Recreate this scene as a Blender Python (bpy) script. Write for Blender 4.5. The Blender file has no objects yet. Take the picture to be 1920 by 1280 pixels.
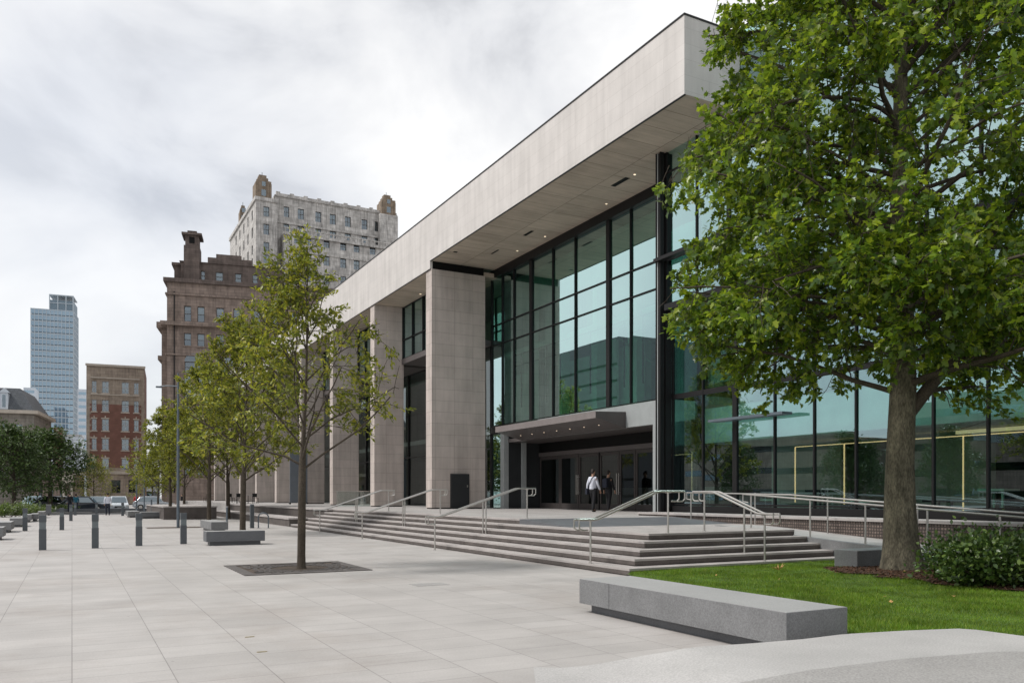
import bpy, math, random
import numpy as np
from mathutils import Vector, Matrix
R = math.radians
scene = bpy.context.scene
COL = scene.collection

# ------------------------------------------------------------------ camera, sky, sun, exposure
F, CX, HZ, CH = 1530.0, 960.0, 928.0, 1.6        # focal length in photo pixels, centre, horizon row, eye height
YAW = math.atan(825 / 1530)
SN, CS = math.sin(YAW), math.cos(YAW)
cam = bpy.data.cameras.new('camera')
camo = bpy.data.objects.new('camera', cam)
COL.objects.link(camo)
camo.location = (0, 0, CH)
camo.rotation_euler = (R(90), 0, -YAW)
cam.sensor_width = 36
cam.lens = F / 1920 * 36
cam.shift_y = (HZ - 640) / 1920
cam.clip_end = 3000
scene.camera = camo

SUN_DIR = Vector((-0.56, 0.22, 0.80)).normalized()   # towards the sun
sun_el = math.asin(SUN_DIR.z)
sun_az = math.atan2(SUN_DIR.x, SUN_DIR.y)
w = bpy.data.worlds.new('World')
scene.world = w
w.use_nodes = True
nt = w.node_tree
nt.nodes.clear()
def N(nt, t, **kw):
    n = nt.nodes.new(t)
    for k, v in kw.items():
        if k.startswith('i_'):
            n.inputs[k[2:].replace('_', ' ')].default_value = v
        else:
            setattr(n, k, v)
    return n
def L(nt, a, b): nt.links.new(a, b)
sky = N(nt, 'ShaderNodeTexSky', sky_type='NISHITA', sun_disc=False, sun_elevation=sun_el, sun_rotation=sun_az)
bg1 = N(nt, 'ShaderNodeBackground'); bg1.inputs['Strength'].default_value = 0.13
L(nt, sky.outputs[0], bg1.inputs['Color'])
tc = N(nt, 'ShaderNodeTexCoord')
sep = N(nt, 'ShaderNodeSeparateXYZ'); L(nt, tc.outputs['Generated'], sep.inputs[0])
zz = N(nt, 'ShaderNodeMath', operation='ADD'); L(nt, sep.outputs[2], zz.inputs[0]); zz.inputs[1].default_value = 0.28
zm = N(nt, 'ShaderNodeMath', operation='MAXIMUM'); L(nt, zz.outputs[0], zm.inputs[0]); zm.inputs[1].default_value = 0.2
dx = N(nt, 'ShaderNodeMath', operation='DIVIDE'); L(nt, sep.outputs[0], dx.inputs[0]); L(nt, zm.outputs[0], dx.inputs[1])
dy = N(nt, 'ShaderNodeMath', operation='DIVIDE'); L(nt, sep.outputs[1], dy.inputs[0]); L(nt, zm.outputs[0], dy.inputs[1])
cb = N(nt, 'ShaderNodeMapping'); cb.inputs['Scale'].default_value = (1.0, 1.0, 1.7); cb.inputs['Location'].default_value = (3.1, 1.7, 0.4); L(nt, tc.outputs['Generated'], cb.inputs['Vector'])
n1 = N(nt, 'ShaderNodeTexNoise'); n1.inputs['Scale'].default_value = 3.6; n1.inputs['Detail'].default_value = 6; n1.inputs['Roughness'].default_value = 0.52; n1.inputs['Distortion'].default_value = 0.35
L(nt, cb.outputs[0], n1.inputs['Vector'])
r1 = N(nt, 'ShaderNodeValToRGB')
r1.color_ramp.elements[0].position = 0.34; r1.color_ramp.elements[0].color = (0.50, 0.515, 0.55, 1)
r1.color_ramp.elements[1].position = 0.60; r1.color_ramp.elements[1].color = (1.0, 1.0, 1.0, 1)
e = r1.color_ramp.elements.new(0.46); e.color = (0.79, 0.80, 0.825, 1)
L(nt, n1.outputs['Fac'], r1.inputs['Fac'])
bg2 = N(nt, 'ShaderNodeBackground'); bg2.inputs['Strength'].default_value = 1.0
vn = N(nt, 'ShaderNodeVectorMath', operation='NORMALIZE'); L(nt, tc.outputs['Generated'], vn.inputs[0])
dp = N(nt, 'ShaderNodeVectorMath', operation='DOT_PRODUCT'); L(nt, vn.outputs[0], dp.inputs[0]); dp.inputs[1].default_value = Vector((-0.30, 1.0, 0.22)).normalized()
gm = N(nt, 'ShaderNodeMapRange', interpolation_type='SMOOTHSTEP'); L(nt, dp.outputs['Value'], gm.inputs['Value'])
gm.inputs['From Min'].default_value = 0.84; gm.inputs['From Max'].default_value = 1.0; gm.inputs['To Min'].default_value = 0.0; gm.inputs['To Max'].default_value = 0.60
gx_ = N(nt, 'ShaderNodeMix', data_type='RGBA'); L(nt, gm.outputs[0], gx_.inputs['Factor']); L(nt, r1.outputs[0], gx_.inputs['A']); gx_.inputs['B'].default_value = (1.02, 1.01, 1.0, 1)
L(nt, gx_.outputs['Result'], bg2.inputs['Color'])
n2 = N(nt, 'ShaderNodeTexNoise'); n2.inputs['Scale'].default_value = 0.9; n2.inputs['Detail'].default_value = 6
L(nt, cb.outputs[0], n2.inputs['Vector'])
r2 = N(nt, 'ShaderNodeMapRange'); r2.inputs['From Min'].default_value = 0.32; r2.inputs['From Max'].default_value = 0.5; r2.inputs['To Min'].default_value = 0.75; r2.inputs['To Max'].default_value = 0.97
L(nt, n2.outputs['Fac'], r2.inputs['Value'])
mx = N(nt, 'ShaderNodeMixShader'); L(nt, r2.outputs[0], mx.inputs[0]); L(nt, bg1.outputs[0], mx.inputs[1]); L(nt, bg2.outputs[0], mx.inputs[2])
wo = N(nt, 'ShaderNodeOutputWorld'); L(nt, mx.outputs[0], wo.inputs['Surface'])

sl = bpy.data.lights.new('sun', 'SUN'); sl.energy = 2.9; sl.angle = R(11); sl.color = (1.0, 0.965, 0.92)
so = bpy.data.objects.new('sun', sl); COL.objects.link(so)
so.rotation_euler = SUN_DIR.to_track_quat('Z', 'Y').to_euler()
so.location = (-40, 10, 60)
scene.view_settings.view_transform = 'Standard'
scene.view_settings.look = 'None'
scene.view_settings.exposure = 0.08
scene.view_settings.gamma = 1.0

# ------------------------------------------------------------------ helpers
def W(px, d):
    "world x, y of the point seen in photo column px at depth d"
    r = (px - CX) * d / F
    return (CS * r + SN * d, -SN * r + CS * d)
def WG(px, py, z=0.0):
    "world point of height z seen at photo pixel (px, py)"
    d = F * (CH - z) / (py - HZ)
    x, y = W(px, d)
    return Vector((x, y, z))
def Zat(py, d): return CH + (HZ - py) * d / F
def Yon(X, px):
    d = X * (F / CS) / (px - 135.0)
    return W(px, d)[1]

class MB:
    def __init__(s): s.v = []; s.f = []; s.m = []; s.M = None; s.mi = 0
    def _p(s, p):
        if s.M is not None:
            q = s.M @ Vector(p); return (q.x, q.y, q.z)
        return tuple(p)
    def add(s, vs, fs):
        b = len(s.v); s.v += [s._p(p) for p in vs]
        for f in fs: s.f.append([b + i for i in f]); s.m.append(s.mi)
        return s
    def box(s, x0, x1, y0, y1, z0, z1):
        return s.add([(x0,y0,z0),(x1,y0,z0),(x1,y1,z0),(x0,y1,z0),(x0,y0,z1),(x1,y0,z1),(x1,y1,z1),(x0,y1,z1)],
              [(3,2,1,0),(4,5,6,7),(0,1,5,4),(1,2,6,5),(2,3,7,6),(3,0,4,7)])
    def quad(s, a, b, c, d): return s.add([a,b,c,d], [(0,1,2,3)])
    def prism(s, poly, z0, z1):
        n = len(poly)
        vs = [(p[0],p[1],z0) for p in poly] + [(p[0],p[1],z1) for p in poly]
        fs = [tuple(range(n-1,-1,-1)), tuple(range(n,2*n))] + [(i,(i+1)%n,(i+1)%n+n,i+n) for i in range(n)]
        return s.add(vs, fs)
    def extrude_x(s, prof, x0, x1):
        "profile of (y, z) points extruded along x"
        n = len(prof)
        vs = [(x0,p[0],p[1]) for p in prof] + [(x1,p[0],p[1]) for p in prof]
        fs = [tuple(range(n)), tuple(range(2*n-1,n-1,-1))] + [(i,i+n,(i+1)%n+n,(i+1)%n) for i in range(n)]
        return s.add(vs, fs)
    def tube(s, pts, r, n=8, cap=True):
        pts = [Vector(p) for p in pts]
        rs = r if hasattr(r, '__len__') else [r]*len(pts)
        prev = None; vs = []; fs = []
        for i, p in enumerate(pts):
            t = (pts[min(i+1,len(pts)-1)] - pts[max(i-1,0)])
            if t.length < 1e-9: t = Vector((0,0,1))
            t.normalize()
            if prev is None:
                a = Vector((0,0,1)) if abs(t.z) < 0.9 else Vector((1,0,0))
                u = t.cross(a).normalized()
            else:
                u = (prev - t*prev.dot(t))
                u = u.normalized() if u.length > 1e-6 else t.orthogonal().normalized()
            prev = u; v = t.cross(u)
            for k in range(n):
                an = 2*math.pi*k/n
                vs.append(p + (u*math.cos(an) + v*math.sin(an))*rs[i])
        for i in range(len(pts)-1):
            for k in range(n):
                fs.append((i*n+k, i*n+(k+1)%n, (i+1)*n+(k+1)%n, (i+1)*n+k))
        if cap:
            fs.append(tuple(range(n-1,-1,-1))); fs.append(tuple(range((len(pts)-1)*n, len(pts)*n)))
        return s.add(vs, fs)
    def cyl(s, x, y, z0, z1, r, n=16, r2=None):
        return s.tube([(x,y,z0),(x,y,z1)], [r, r if r2 is None else r2], n)
    def build(s, name, mat, parent=None, smooth=False, bevel=0.0, seg=2):
        me = bpy.data.meshes.new(name)
        off = Vector((0,0,0))
        if parent is not None:
            q = parent
            while q is not None:
                off += Vector(q.location); q = q.parent
        me.from_pydata([(p[0]-off.x,p[1]-off.y,p[2]-off.z) for p in s.v], [], s.f)
        mats = mat if isinstance(mat, (list,tuple)) else [mat]
        for m in mats: me.materials.append(m)
        if len(mats) > 1: me.polygons.foreach_set('material_index', s.m)
        if smooth: me.polygons.foreach_set('use_smooth', [True]*len(me.polygons))
        me.update()
        o = bpy.data.objects.new(name, me); COL.objects.link(o)
        if parent is not None: o.parent = parent
        if bevel > 0:
            b = o.modifiers.new('bevel', 'BEVEL'); b.width = bevel; b.segments = seg; b.limit_method = 'ANGLE'
        if smooth == 'auto':
            me.polygons.foreach_set('use_smooth', [True]*len(me.polygons))
            es = o.modifiers.new('es', 'EDGE_SPLIT'); es.split_angle = R(35)
        return o
def tag(o, label=None, cat=None, group=None, kind=None):
    if label: o['label'] = label
    if cat: o['category'] = cat
    if group: o['group'] = group
    if kind: o['kind'] = kind
    return o
def thing(name, label, cat, loc=(0,0,0), group=None):
    o = bpy.data.objects.new(name, None); COL.objects.link(o)
    o.location = loc; o.empty_display_size = 0.2
    return tag(o, label, cat, group)
def copy_tree(o, parent=None):
    c = o.copy(); COL.objects.link(c); c.parent = parent
    for ch in list(o.children): copy_tree(ch, c)
    return c
def dup(o, loc, label, rz=0.0, sc=None):
    c = copy_tree(o); c.location = loc; c.rotation_euler = (0,0,rz)
    if sc: c.scale = sc if hasattr(sc,'__len__') else (sc,)*3
    c['label'] = label
    return c

# ------------------------------------------------------------------ materials
def base(name, color, rough=0.6, metal=0.0, spec=0.5):
    m = bpy.data.materials.new(name); m.use_nodes = True
    b = m.node_tree.nodes['Principled BSDF']
    b.inputs['Base Color'].default_value = (*color, 1); b.inputs['Roughness'].default_value = rough
    b.inputs['Metallic'].default_value = metal; b.inputs['Specular IOR Level'].default_value = spec
    return m, m.node_tree, b
def ramp(t, fac, stops):
    r = N(t, 'ShaderNodeValToRGB'); el = r.color_ramp.elements
    el[0].position = stops[0][0]; el[0].color = (*stops[0][1], 1)
    el[1].position = stops[-1][0]; el[1].color = (*stops[-1][1], 1)
    for p, c in stops[1:-1]:
        e = el.new(p); e.color = (*c, 1)
    L(t, fac, r.inputs['Fac']); return r.outputs[0]
def pos(t, scale=(1,1,1)):
    g = N(t, 'ShaderNodeNewGeometry')
    mp = N(t, 'ShaderNodeMapping'); mp.inputs['Scale'].default_value = scale
    L(t, g.outputs['Position'], mp.inputs['Vector']); return mp.outputs[0]
def noise(t, vec, scale, detail=4, rough=0.55, dist=0.0):
    n = N(t, 'ShaderNodeTexNoise'); n.inputs['Scale'].default_value = scale; n.inputs['Detail'].default_value = detail
    n.inputs['Roughness'].default_value = rough; n.inputs['Distortion'].default_value = dist
    L(t, vec, n.inputs['Vector']); return n.outputs['Fac']
def mul(t, a, b, fac=1.0, mode='MULTIPLY'):
    m = N(t, 'ShaderNodeMix', data_type='RGBA', blend_type=mode); m.inputs['Factor'].default_value = fac
    L(t, a, m.inputs['A']); L(t, b, m.inputs['B']) if not isinstance(b, tuple) else setattr(m.inputs['B'], 'default_value', (*b,1))
    return m.outputs['Result']
def bump(t, h, strength, dist, b, prev=None):
    bn = N(t, 'ShaderNodeBump'); bn.inputs['Strength'].default_value = strength; bn.inputs['Distance'].default_value = dist
    L(t, h, bn.inputs['Height'])
    if prev is not None: L(t, prev, bn.inputs['Normal'])
    if b is not None: L(t, bn.outputs[0], b.inputs['Normal'])
    return bn.outputs[0]
def grey(v): return (v, v, v)
def mottled(name, color, var=0.18, scale=3.0, fine=60, finev=0.15, rough=0.7, bmp=0.15, metal=0.0, spec=0.4, aniso=(1,1,1)):
    m, t, b = base(name, color, rough, metal, spec)
    p = pos(t, aniso)
    a = ramp(t, noise(t, p, scale, 5), [(0.3, grey(1-var)), (0.7, grey(1+var*0.6))])
    f = ramp(t, noise(t, p, fine, 2), [(0.35, grey(1-finev)), (0.65, grey(1+finev))])
    rgb = N(t, 'ShaderNodeRGB'); rgb.outputs[0].default_value = (*color, 1)
    c = mul(t, mul(t, rgb.outputs[0], a), f)
    L(t, c, b.inputs['Base Color'])
    if bmp: bump(t, noise(t, p, fine, 3), bmp, 0.01, b)
    return m
def bricky(name, c1, c2, mortar, bw, bh, mort=0.01, horiz=False, rough=0.75, offset=0.5, var=0.12, bmp=0.4, streak=0.0, bias=0.0, freq=2, squash=1.0, sqf=2, spots=False):
    m, t, b = base(name, c1, rough, 0, 0.35)
    g = N(t, 'ShaderNodeNewGeometry'); s = N(t, 'ShaderNodeSeparateXYZ'); L(t, g.outputs['Position'], s.inputs[0])
    cb = N(t, 'ShaderNodeCombineXYZ')
    if horiz:
        L(t, s.outputs[1], cb.inputs[0]); L(t, s.outputs[0], cb.inputs[1])
    else:
        ad = N(t, 'ShaderNodeMath', operation='ADD'); L(t, s.outputs[0], ad.inputs[0]); L(t, s.outputs[1], ad.inputs[1])
        L(t, ad.outputs[0], cb.inputs[0]); L(t, s.outputs[2], cb.inputs[1])
    br = N(t, 'ShaderNodeTexBrick', offset=offset, offset_frequency=freq, squash=squash, squash_frequency=sqf)
    br.inputs['Scale'].default_value = 1.0; br.inputs['Brick Width'].default_value = bw; br.inputs['Row Height'].default_value = bh
    br.inputs['Mortar Size'].default_value = mort; br.inputs['Mortar Smooth'].default_value = 0.1; br.inputs['Bias'].default_value = bias
    br.inputs['Color1'].default_value = (*c1,1); br.inputs['Color2'].default_value = (*c2,1); br.inputs['Mortar'].default_value = (*mortar,1)
    L(t, cb.outputs[0], br.inputs['Vector'])
    p = g.outputs['Position']
    a = ramp(t, noise(t, p, 0.9, 6), [(0.3, grey(1-var)), (0.7, grey(1+var*0.5))])
    f = ramp(t, noise(t, p, 45, 2), [(0.3, grey(0.93)), (0.7, grey(1.06))])
    c = mul(t, mul(t, br.outputs['Color'], a), f)
    if streak > 0:
        mp = N(t, 'ShaderNodeMapping'); mp.inputs['Scale'].default_value = (3.0, 3.0, 0.25) if not horiz else (0.5, 6, 1)
        L(t, p, mp.inputs['Vector'])
        c = mul(t, c, ramp(t, noise(t, mp.outputs[0], 1.0, 5), [(0.35, grey(1-streak)), (0.6, grey(1.0))]))
    if spots:
        vo = N(t, 'ShaderNodeTexVoronoi'); vo.inputs['Scale'].default_value = 1.3; L(t, p, vo.inputs['Vector'])
        c = mul(t, c, ramp(t, vo.outputs['Distance'], [(0.018, grey(0.62)), (0.03, grey(1.0))]))
        c = mul(t, c, ramp(t, noise(t, p, 0.33, 8, 0.7), [(0.38, (0.90,0.88,0.865)), (0.5, grey(1.0))]))
    L(t, c, b.inputs['Base Color'])
    inv = N(t, 'ShaderNodeMath', operation='SUBTRACT'); inv.inputs[0].default_value = 1.0; L(t, br.outputs['Fac'], inv.inputs[1])
    n_ = bump(t, inv.outputs[0], bmp, 0.01, None)
    bump(t, noise(t, p, 40, 3), 0.08, 0.01, b, n_)
    return m
def plain(name, color, rough=0.5, metal=0.0, spec=0.5):
    return mottled(name, color, var=0.10, scale=2.0, fine=25, finev=0.05, rough=rough, bmp=0.03, metal=metal, spec=spec)
def emis(name, color, strength):
    m, t, b = base(name, color, 0.5)
    b.inputs['Emission Color'].default_value = (*color,1); b.inputs['Emission Strength'].default_value = strength
    return m
def glassmat(name, tint, refl, fac, wav=0.02, rough=0.0):
    m = bpy.data.materials.new(name); m.use_nodes = True; t = m.node_tree; t.nodes.clear()
    tr = N(t, 'ShaderNodeBsdfTransparent'); tr.inputs[0].default_value = (*tint,1)
    gl = N(t, 'ShaderNodeBsdfGlossy'); gl.inputs['Color'].default_value = (*refl,1); gl.inputs['Roughness'].default_value = rough
    lw = N(t, 'ShaderNodeLayerWeight'); lw.inputs['Blend'].default_value = 0.35
    mr = N(t, 'ShaderNodeMapRange'); L(t, lw.outputs['Facing'], mr.inputs['Value'])
    mr.inputs['To Min'].default_value = fac; mr.inputs['To Max'].default_value = min(1, fac+0.45)
    p = pos(t)
    bn = bump(t, noise(t, p, 0.35, 2), wav, 0.05, None); L(t, bn, gl.inputs['Normal'])
    mx = N(t, 'ShaderNodeMixShader'); L(t, mr.outputs[0], mx.inputs[0]); L(t, tr.outputs[0], mx.inputs[1]); L(t, gl.outputs[0], mx.inputs[2])
    o = N(t, 'ShaderNodeOutputMaterial'); L(t, mx.outputs[0], o.inputs['Surface'])
    return m
def leafmat(name, cols, trans=0.35, rough=0.45, spec=0.5, tcol=(0.25,0.4,0.04), bs=0.8, bv=(0.82,1.15)):
    m, t, b = base(name, cols[0], rough, 0, spec)
    g = N(t, 'ShaderNodeNewGeometry')
    st = [(i/(len(cols)-1), c) for i, c in enumerate(cols)]
    c = ramp(t, g.outputs['Random Per Island'], st)
    big = ramp(t, noise(t, g.outputs['Position'], bs, 3), [(0.35, grey(bv[0])), (0.65, grey(bv[1]))])
    c = mul(t, c, big)
    L(t, c, b.inputs['Base Color'])
    tl = N(t, 'ShaderNodeBsdfTranslucent')
    c2 = mul(t, c, tcol, 0.6, 'ADD'); L(t, c2, tl.inputs['Color'])
    mx = N(t, 'ShaderNodeMixShader'); mx.inputs[0].default_value = trans
    L(t, b.outputs[0], mx.inputs[1]); L(t, tl.outputs[0], mx.inputs[2])
    L(t, mx.outputs[0], t.nodes['Material Output'].inputs['Surface'])
    return m

M = {}
M['paving'] = bricky('plaza_paving', (0.425,0.405,0.388), (0.385,0.366,0.35), (0.25,0.235,0.225), 0.62, 0.80, 0.005, horiz=True, rough=0.62, var=0.13, bmp=0.2, streak=0.05, offset=0.37, freq=2, squash=0.7, sqf=3, spots=True)
M['terrace'] = bricky('terrace_paving', (0.44,0.42,0.405), (0.38,0.36,0.345), (0.2,0.19,0.18), 0.6, 0.6, 0.006, horiz=True, rough=0.6, var=0.14, bmp=0.2, streak=0.12)
M['fascia'] = bricky('pale_limestone_fascia', (0.62,0.59,0.565), (0.60,0.57,0.545), (0.53,0.50,0.475), 3.1, 0.485, 0.008, rough=0.7, var=0.08, bmp=0.15, streak=0.10, offset=0.33)
M['soffit'] = bricky('soffit_stone', (0.56,0.47,0.385), (0.49,0.41,0.335), (0.25,0.21,0.17), 1.15, 2.3, 0.014, horiz=True, rough=0.8, var=0.14, bmp=0.2, streak=0.15)
M['limestone'] = bricky('limestone_panels', (0.56,0.49,0.45), (0.51,0.45,0.41), (0.33,0.285,0.26), 1.09, 0.60, 0.008, rough=0.75, var=0.12, bmp=0.25, streak=0.18, offset=0.0)
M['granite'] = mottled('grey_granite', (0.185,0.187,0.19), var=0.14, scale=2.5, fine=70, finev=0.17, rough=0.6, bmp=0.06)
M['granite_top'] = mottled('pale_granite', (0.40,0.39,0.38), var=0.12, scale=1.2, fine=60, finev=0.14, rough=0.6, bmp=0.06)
M['granite_lit'] = mottled('lit_granite_top', (0.33,0.33,0.325), var=0.10, scale=1.2, fine=60, finev=0.12, rough=0.55, bmp=0.02)  # bench granite made paler: light falling on the tops put into the colour
M['granite_mid'] = mottled('grey_path_granite', (0.31,0.30,0.29), var=0.10, scale=1.2, fine=60, finev=0.2, rough=0.6, bmp=0.06)
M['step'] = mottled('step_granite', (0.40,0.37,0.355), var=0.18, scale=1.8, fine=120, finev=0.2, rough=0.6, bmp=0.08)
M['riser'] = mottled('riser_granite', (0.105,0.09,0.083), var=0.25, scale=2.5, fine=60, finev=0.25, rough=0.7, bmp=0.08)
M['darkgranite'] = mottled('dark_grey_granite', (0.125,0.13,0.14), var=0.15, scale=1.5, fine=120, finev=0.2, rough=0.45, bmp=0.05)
M['cobble'] = bricky('small_brown_cobbles', (0.20,0.155,0.135), (0.12,0.092,0.082), (0.045,0.038,0.034), 0.078, 0.078, 0.013, rough=0.8, var=0.2, bmp=0.8, offset=0.1)
M['steel'] = plain('brushed_stainless', (0.55,0.53,0.50), rough=0.36, metal=1.0)
M['mull'] = plain('dark_bronze_aluminium', (0.014,0.0135,0.014), rough=0.45, spec=0.22)
M['black'] = plain('black_metal', (0.008,0.008,0.008), rough=0.6, spec=0.15)
M['doorframe'] = plain('bronze_door_frame', (0.060,0.052,0.050), rough=0.45, spec=0.3)
M['greypanel'] = plain('grey_painted_metal', (0.33,0.35,0.35), rough=0.4)
M['canopy'] = plain('bronze_grey_canopy', (0.105,0.092,0.09), rough=0.4)
M['canopy_edge'] = plain('bronze_grey_edge', (0.20,0.175,0.17), rough=0.45)
M['cabinet'] = plain('charcoal_cabinet', (0.028,0.030,0.032), rough=0.5, spec=0.3)
M['bollard'] = plain('charcoal_bollard_metal', (0.075,0.085,0.095), rough=0.45)
M['bolglass'] = plain('frosted_lamp_lens', (0.14,0.165,0.175), rough=0.25)
M['glass'] = glassmat('tinted_curtain_glass', (0.34,0.74,0.58), (0.70,0.95,0.96), 0.48)
M['glass_low'] = glassmat('tinted_lobby_glass', (0.40,0.66,0.60), (0.66,0.88,0.96), 0.28)
M['glass_dark'] = glassmat('dark_door_glass', (0.30,0.33,0.32), (0.5,0.56,0.58), 0.13)
M['glass_clear'] = glassmat('clear_balustrade_glass', (0.82,0.88,0.87), (0.9,0.95,0.95), 0.15)
M['inwall'] = plain('interior_plaster', (0.48,0.50,0.43), rough=0.9)
M['indark'] = plain('interior_dark_panel', (0.045,0.04,0.032), rough=0.8)
M['infloor'] = plain('interior_floor', (0.10,0.095,0.085), rough=0.35)
M['inwhite'] = plain('interior_white_bulkhead', (0.82,0.85,0.80), rough=0.8)
M['led'] = emis('warm_led_strip', (1.0, 0.52, 0.26), 1.5)
M['cove'] = emis('warm_cove_light', (1.0, 0.62, 0.34), 0.75)
M['downlight'] = emis('warm_downlight', (1.0, 0.78, 0.55), 1.3)
M['asphalt'] = mottled('asphalt', (0.055,0.055,0.057), fine=80, finev=0.3)
M['concrete'] = mottled('pavement_concrete', (0.36,0.35,0.34), scale=0.6, fine=40)
M['soil'] = mottled('brown_soil', (0.07,0.05,0.035), var=0.4, fine=90, finev=0.5, bmp=0.6)
M['mulch'] = mottled('bark_mulch', (0.062,0.034,0.02), var=0.4, fine=70, finev=0.6, bmp=0.8, rough=0.9)
M['chip'] = mottled('bark_chips', (0.10,0.052,0.03), var=0.4, scale=14, fine=70, finev=0.5, bmp=0.4, rough=0.9)
M['lawn'] = mottled('lawn_base', (0.07,0.13,0.014), var=0.35, scale=2, fine=60, finev=0.5, bmp=0.6, rough=0.95)
M['blade'] = leafmat('grass_blades', [(0.06,0.125,0.010),(0.105,0.20,0.014),(0.17,0.27,0.022),(0.24,0.28,0.05)], 0.35, 0.5, 0.25, (0.09,0.14,0.01), bs=2.2, bv=(0.62,1.25))
M['bark'] = mottled('maple_bark', (0.13,0.115,0.08), var=0.6, scale=4.5, fine=26, finev=0.35, rough=0.9, bmp=0.8, aniso=(1.6,1.6,0.6))
M['bark_dark'] = mottled('dark_limb_bark', (0.075,0.06,0.045), var=0.3, fine=40, finev=0.35, rough=0.9, bmp=0.6)
M['leaf_big'] = leafmat('maple_leaves', [(0.03,0.070,0.012),(0.065,0.13,0.016),(0.15,0.23,0.018),(0.30,0.36,0.028)], 0.42, 0.36, 0.5, (0.19,0.25,0.008))
M['leaf_small'] = leafmat('street_tree_leaves', [(0.055,0.08,0.014),(0.13,0.165,0.02),(0.24,0.265,0.03),(0.42,0.38,0.04)], 0.38, 0.45, 0.45, (0.18,0.19,0.01))
M['leaf_dark'] = leafmat('dark_tree_leaves', [(0.03,0.06,0.016),(0.055,0.095,0.022),(0.09,0.14,0.03)], 0.2, 0.5, 0.4, (0.03,0.06,0.01))
M['leaf_shrub'] = leafmat('shrub_leaves', [(0.03,0.06,0.018),(0.06,0.11,0.025),(0.13,0.19,0.04)], 0.2, 0.35, 0.6, (0.04,0.07,0.01))
M['leaf_tan'] = mottled('dry_leaf', (0.42,0.25,0.09), fine=60, finev=0.3)
M['brass'] = plain('brass_plate', (0.42,0.36,0.24), rough=0.4, metal=0.6)
M['iron'] = mottled('cast_iron_grate', (0.10,0.09,0.085), var=0.25, scale=5, fine=80, finev=0.3, rough=0.7, bmp=0.4)
M['red_brick'] = bricky('red_brick', (0.215,0.105,0.082), (0.18,0.088,0.07), (0.20,0.12,0.09), 0.5, 0.16, 0.012, rough=0.85, var=0.22, bmp=0.2)
M['tan_stone'] = bricky('tan_stone', (0.40,0.335,0.27), (0.34,0.28,0.23), (0.22,0.185,0.15), 1.4, 0.6, 0.02, rough=0.85, var=0.25, bmp=0.3, streak=0.25)
M['house_stone'] = bricky('grey_house_stone', (0.27,0.245,0.215), (0.23,0.21,0.185), (0.15,0.135,0.12), 1.2, 0.5, 0.02, rough=0.85, var=0.25, bmp=0.3, streak=0.25)
M['brown_stone'] = bricky('brownstone_brick', (0.30,0.235,0.20), (0.25,0.195,0.165), (0.16,0.13,0.11), 1.6, 0.5, 0.02, rough=0.85, var=0.30, bmp=0.3, streak=0.30)
M['brown_dark'] = bricky('dark_brown_brick', (0.165,0.13,0.115), (0.135,0.107,0.095), (0.10,0.08,0.07), 1.2, 0.35, 0.015, rough=0.9, var=0.30, bmp=0.3, streak=0.25)
M['white_stone'] = bricky('weathered_white_stone', (0.60,0.58,0.555), (0.52,0.50,0.475), (0.36,0.34,0.32), 2.2, 0.9, 0.03, rough=0.85, var=0.35, bmp=0.3, streak=0.38)
M['turret'] = bricky('tan_turret_brick', (0.30,0.235,0.175), (0.25,0.195,0.145), (0.18,0.15,0.12), 1.2, 0.5, 0.02, rough=0.85, var=0.3, bmp=0.3, streak=0.3)
M['slate'] = bricky('slate_roof', (0.11,0.12,0.135), (0.085,0.095,0.105), (0.05,0.055,0.06), 0.5, 0.3, 0.02, rough=0.6, var=0.2, bmp=0.3)
M['pane'] = glassmat('old_window_glass', (0.40,0.46,0.48), (0.62,0.72,0.80), 0.24, wav=0.15)
M['blind'] = plain('roller_blind', (0.50,0.48,0.43), rough=0.9)
M['roomdark'] = plain('dark_room', (0.015,0.016,0.018), rough=0.9)
M['wframe'] = plain('pale_window_frame', (0.42,0.42,0.42), rough=0.5)
M['wframe_dark'] = plain('dark_window_frame', (0.10,0.095,0.09), rough=0.5)
M['trim'] = mottled('stone_trim', (0.46,0.41,0.35), var=0.2, scale=1.0)
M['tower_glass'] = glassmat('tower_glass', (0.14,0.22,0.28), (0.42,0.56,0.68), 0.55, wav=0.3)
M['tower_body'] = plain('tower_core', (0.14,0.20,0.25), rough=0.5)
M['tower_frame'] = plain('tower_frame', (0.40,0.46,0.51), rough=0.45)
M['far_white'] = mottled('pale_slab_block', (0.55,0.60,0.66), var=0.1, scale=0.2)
M['hedge'] = leafmat('low_plants', [(0.04,0.07,0.02),(0.08,0.12,0.03),(0.16,0.19,0.05)], 0.2)
M['skin'] = plain('skin', (0.42,0.25,0.17), rough=0.6)
M['hair'] = plain('dark_hair', (0.02,0.014,0.010), rough=0.7)
M['shirt_white'] = plain('pale_shirt', (0.62,0.64,0.72), rough=0.85)
M['cloth_black'] = plain('black_cloth', (0.012,0.012,0.015), rough=0.9)
M['cloth_teal'] = plain('teal_cloth', (0.02,0.13,0.19), rough=0.9)
M['cloth_red'] = plain('red_cloth', (0.42,0.035,0.045), rough=0.9)
M['cloth_grey'] = plain('grey_cloth', (0.28,0.28,0.31), rough=0.9)
M['cloth_navy'] = plain('navy_cloth', (0.02,0.024,0.04), rough=0.9)
M['shoe'] = plain('dark_leather', (0.015,0.013,0.012), rough=0.5)
M['car_silver'] = plain('silver_car_paint', (0.42,0.45,0.48), rough=0.25, metal=0.4)
M['car_dark'] = plain('dark_car_paint', (0.02,0.025,0.035), rough=0.2)
M['car_white'] = plain('white_car_paint', (0.62,0.66,0.70), rough=0.25)
M['car_blue'] = plain('pale_blue_car_paint', (0.35,0.50,0.55), rough=0.25)
M['rubber'] = plain('rubber', (0.015,0.015,0.015), rough=0.8)
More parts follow.
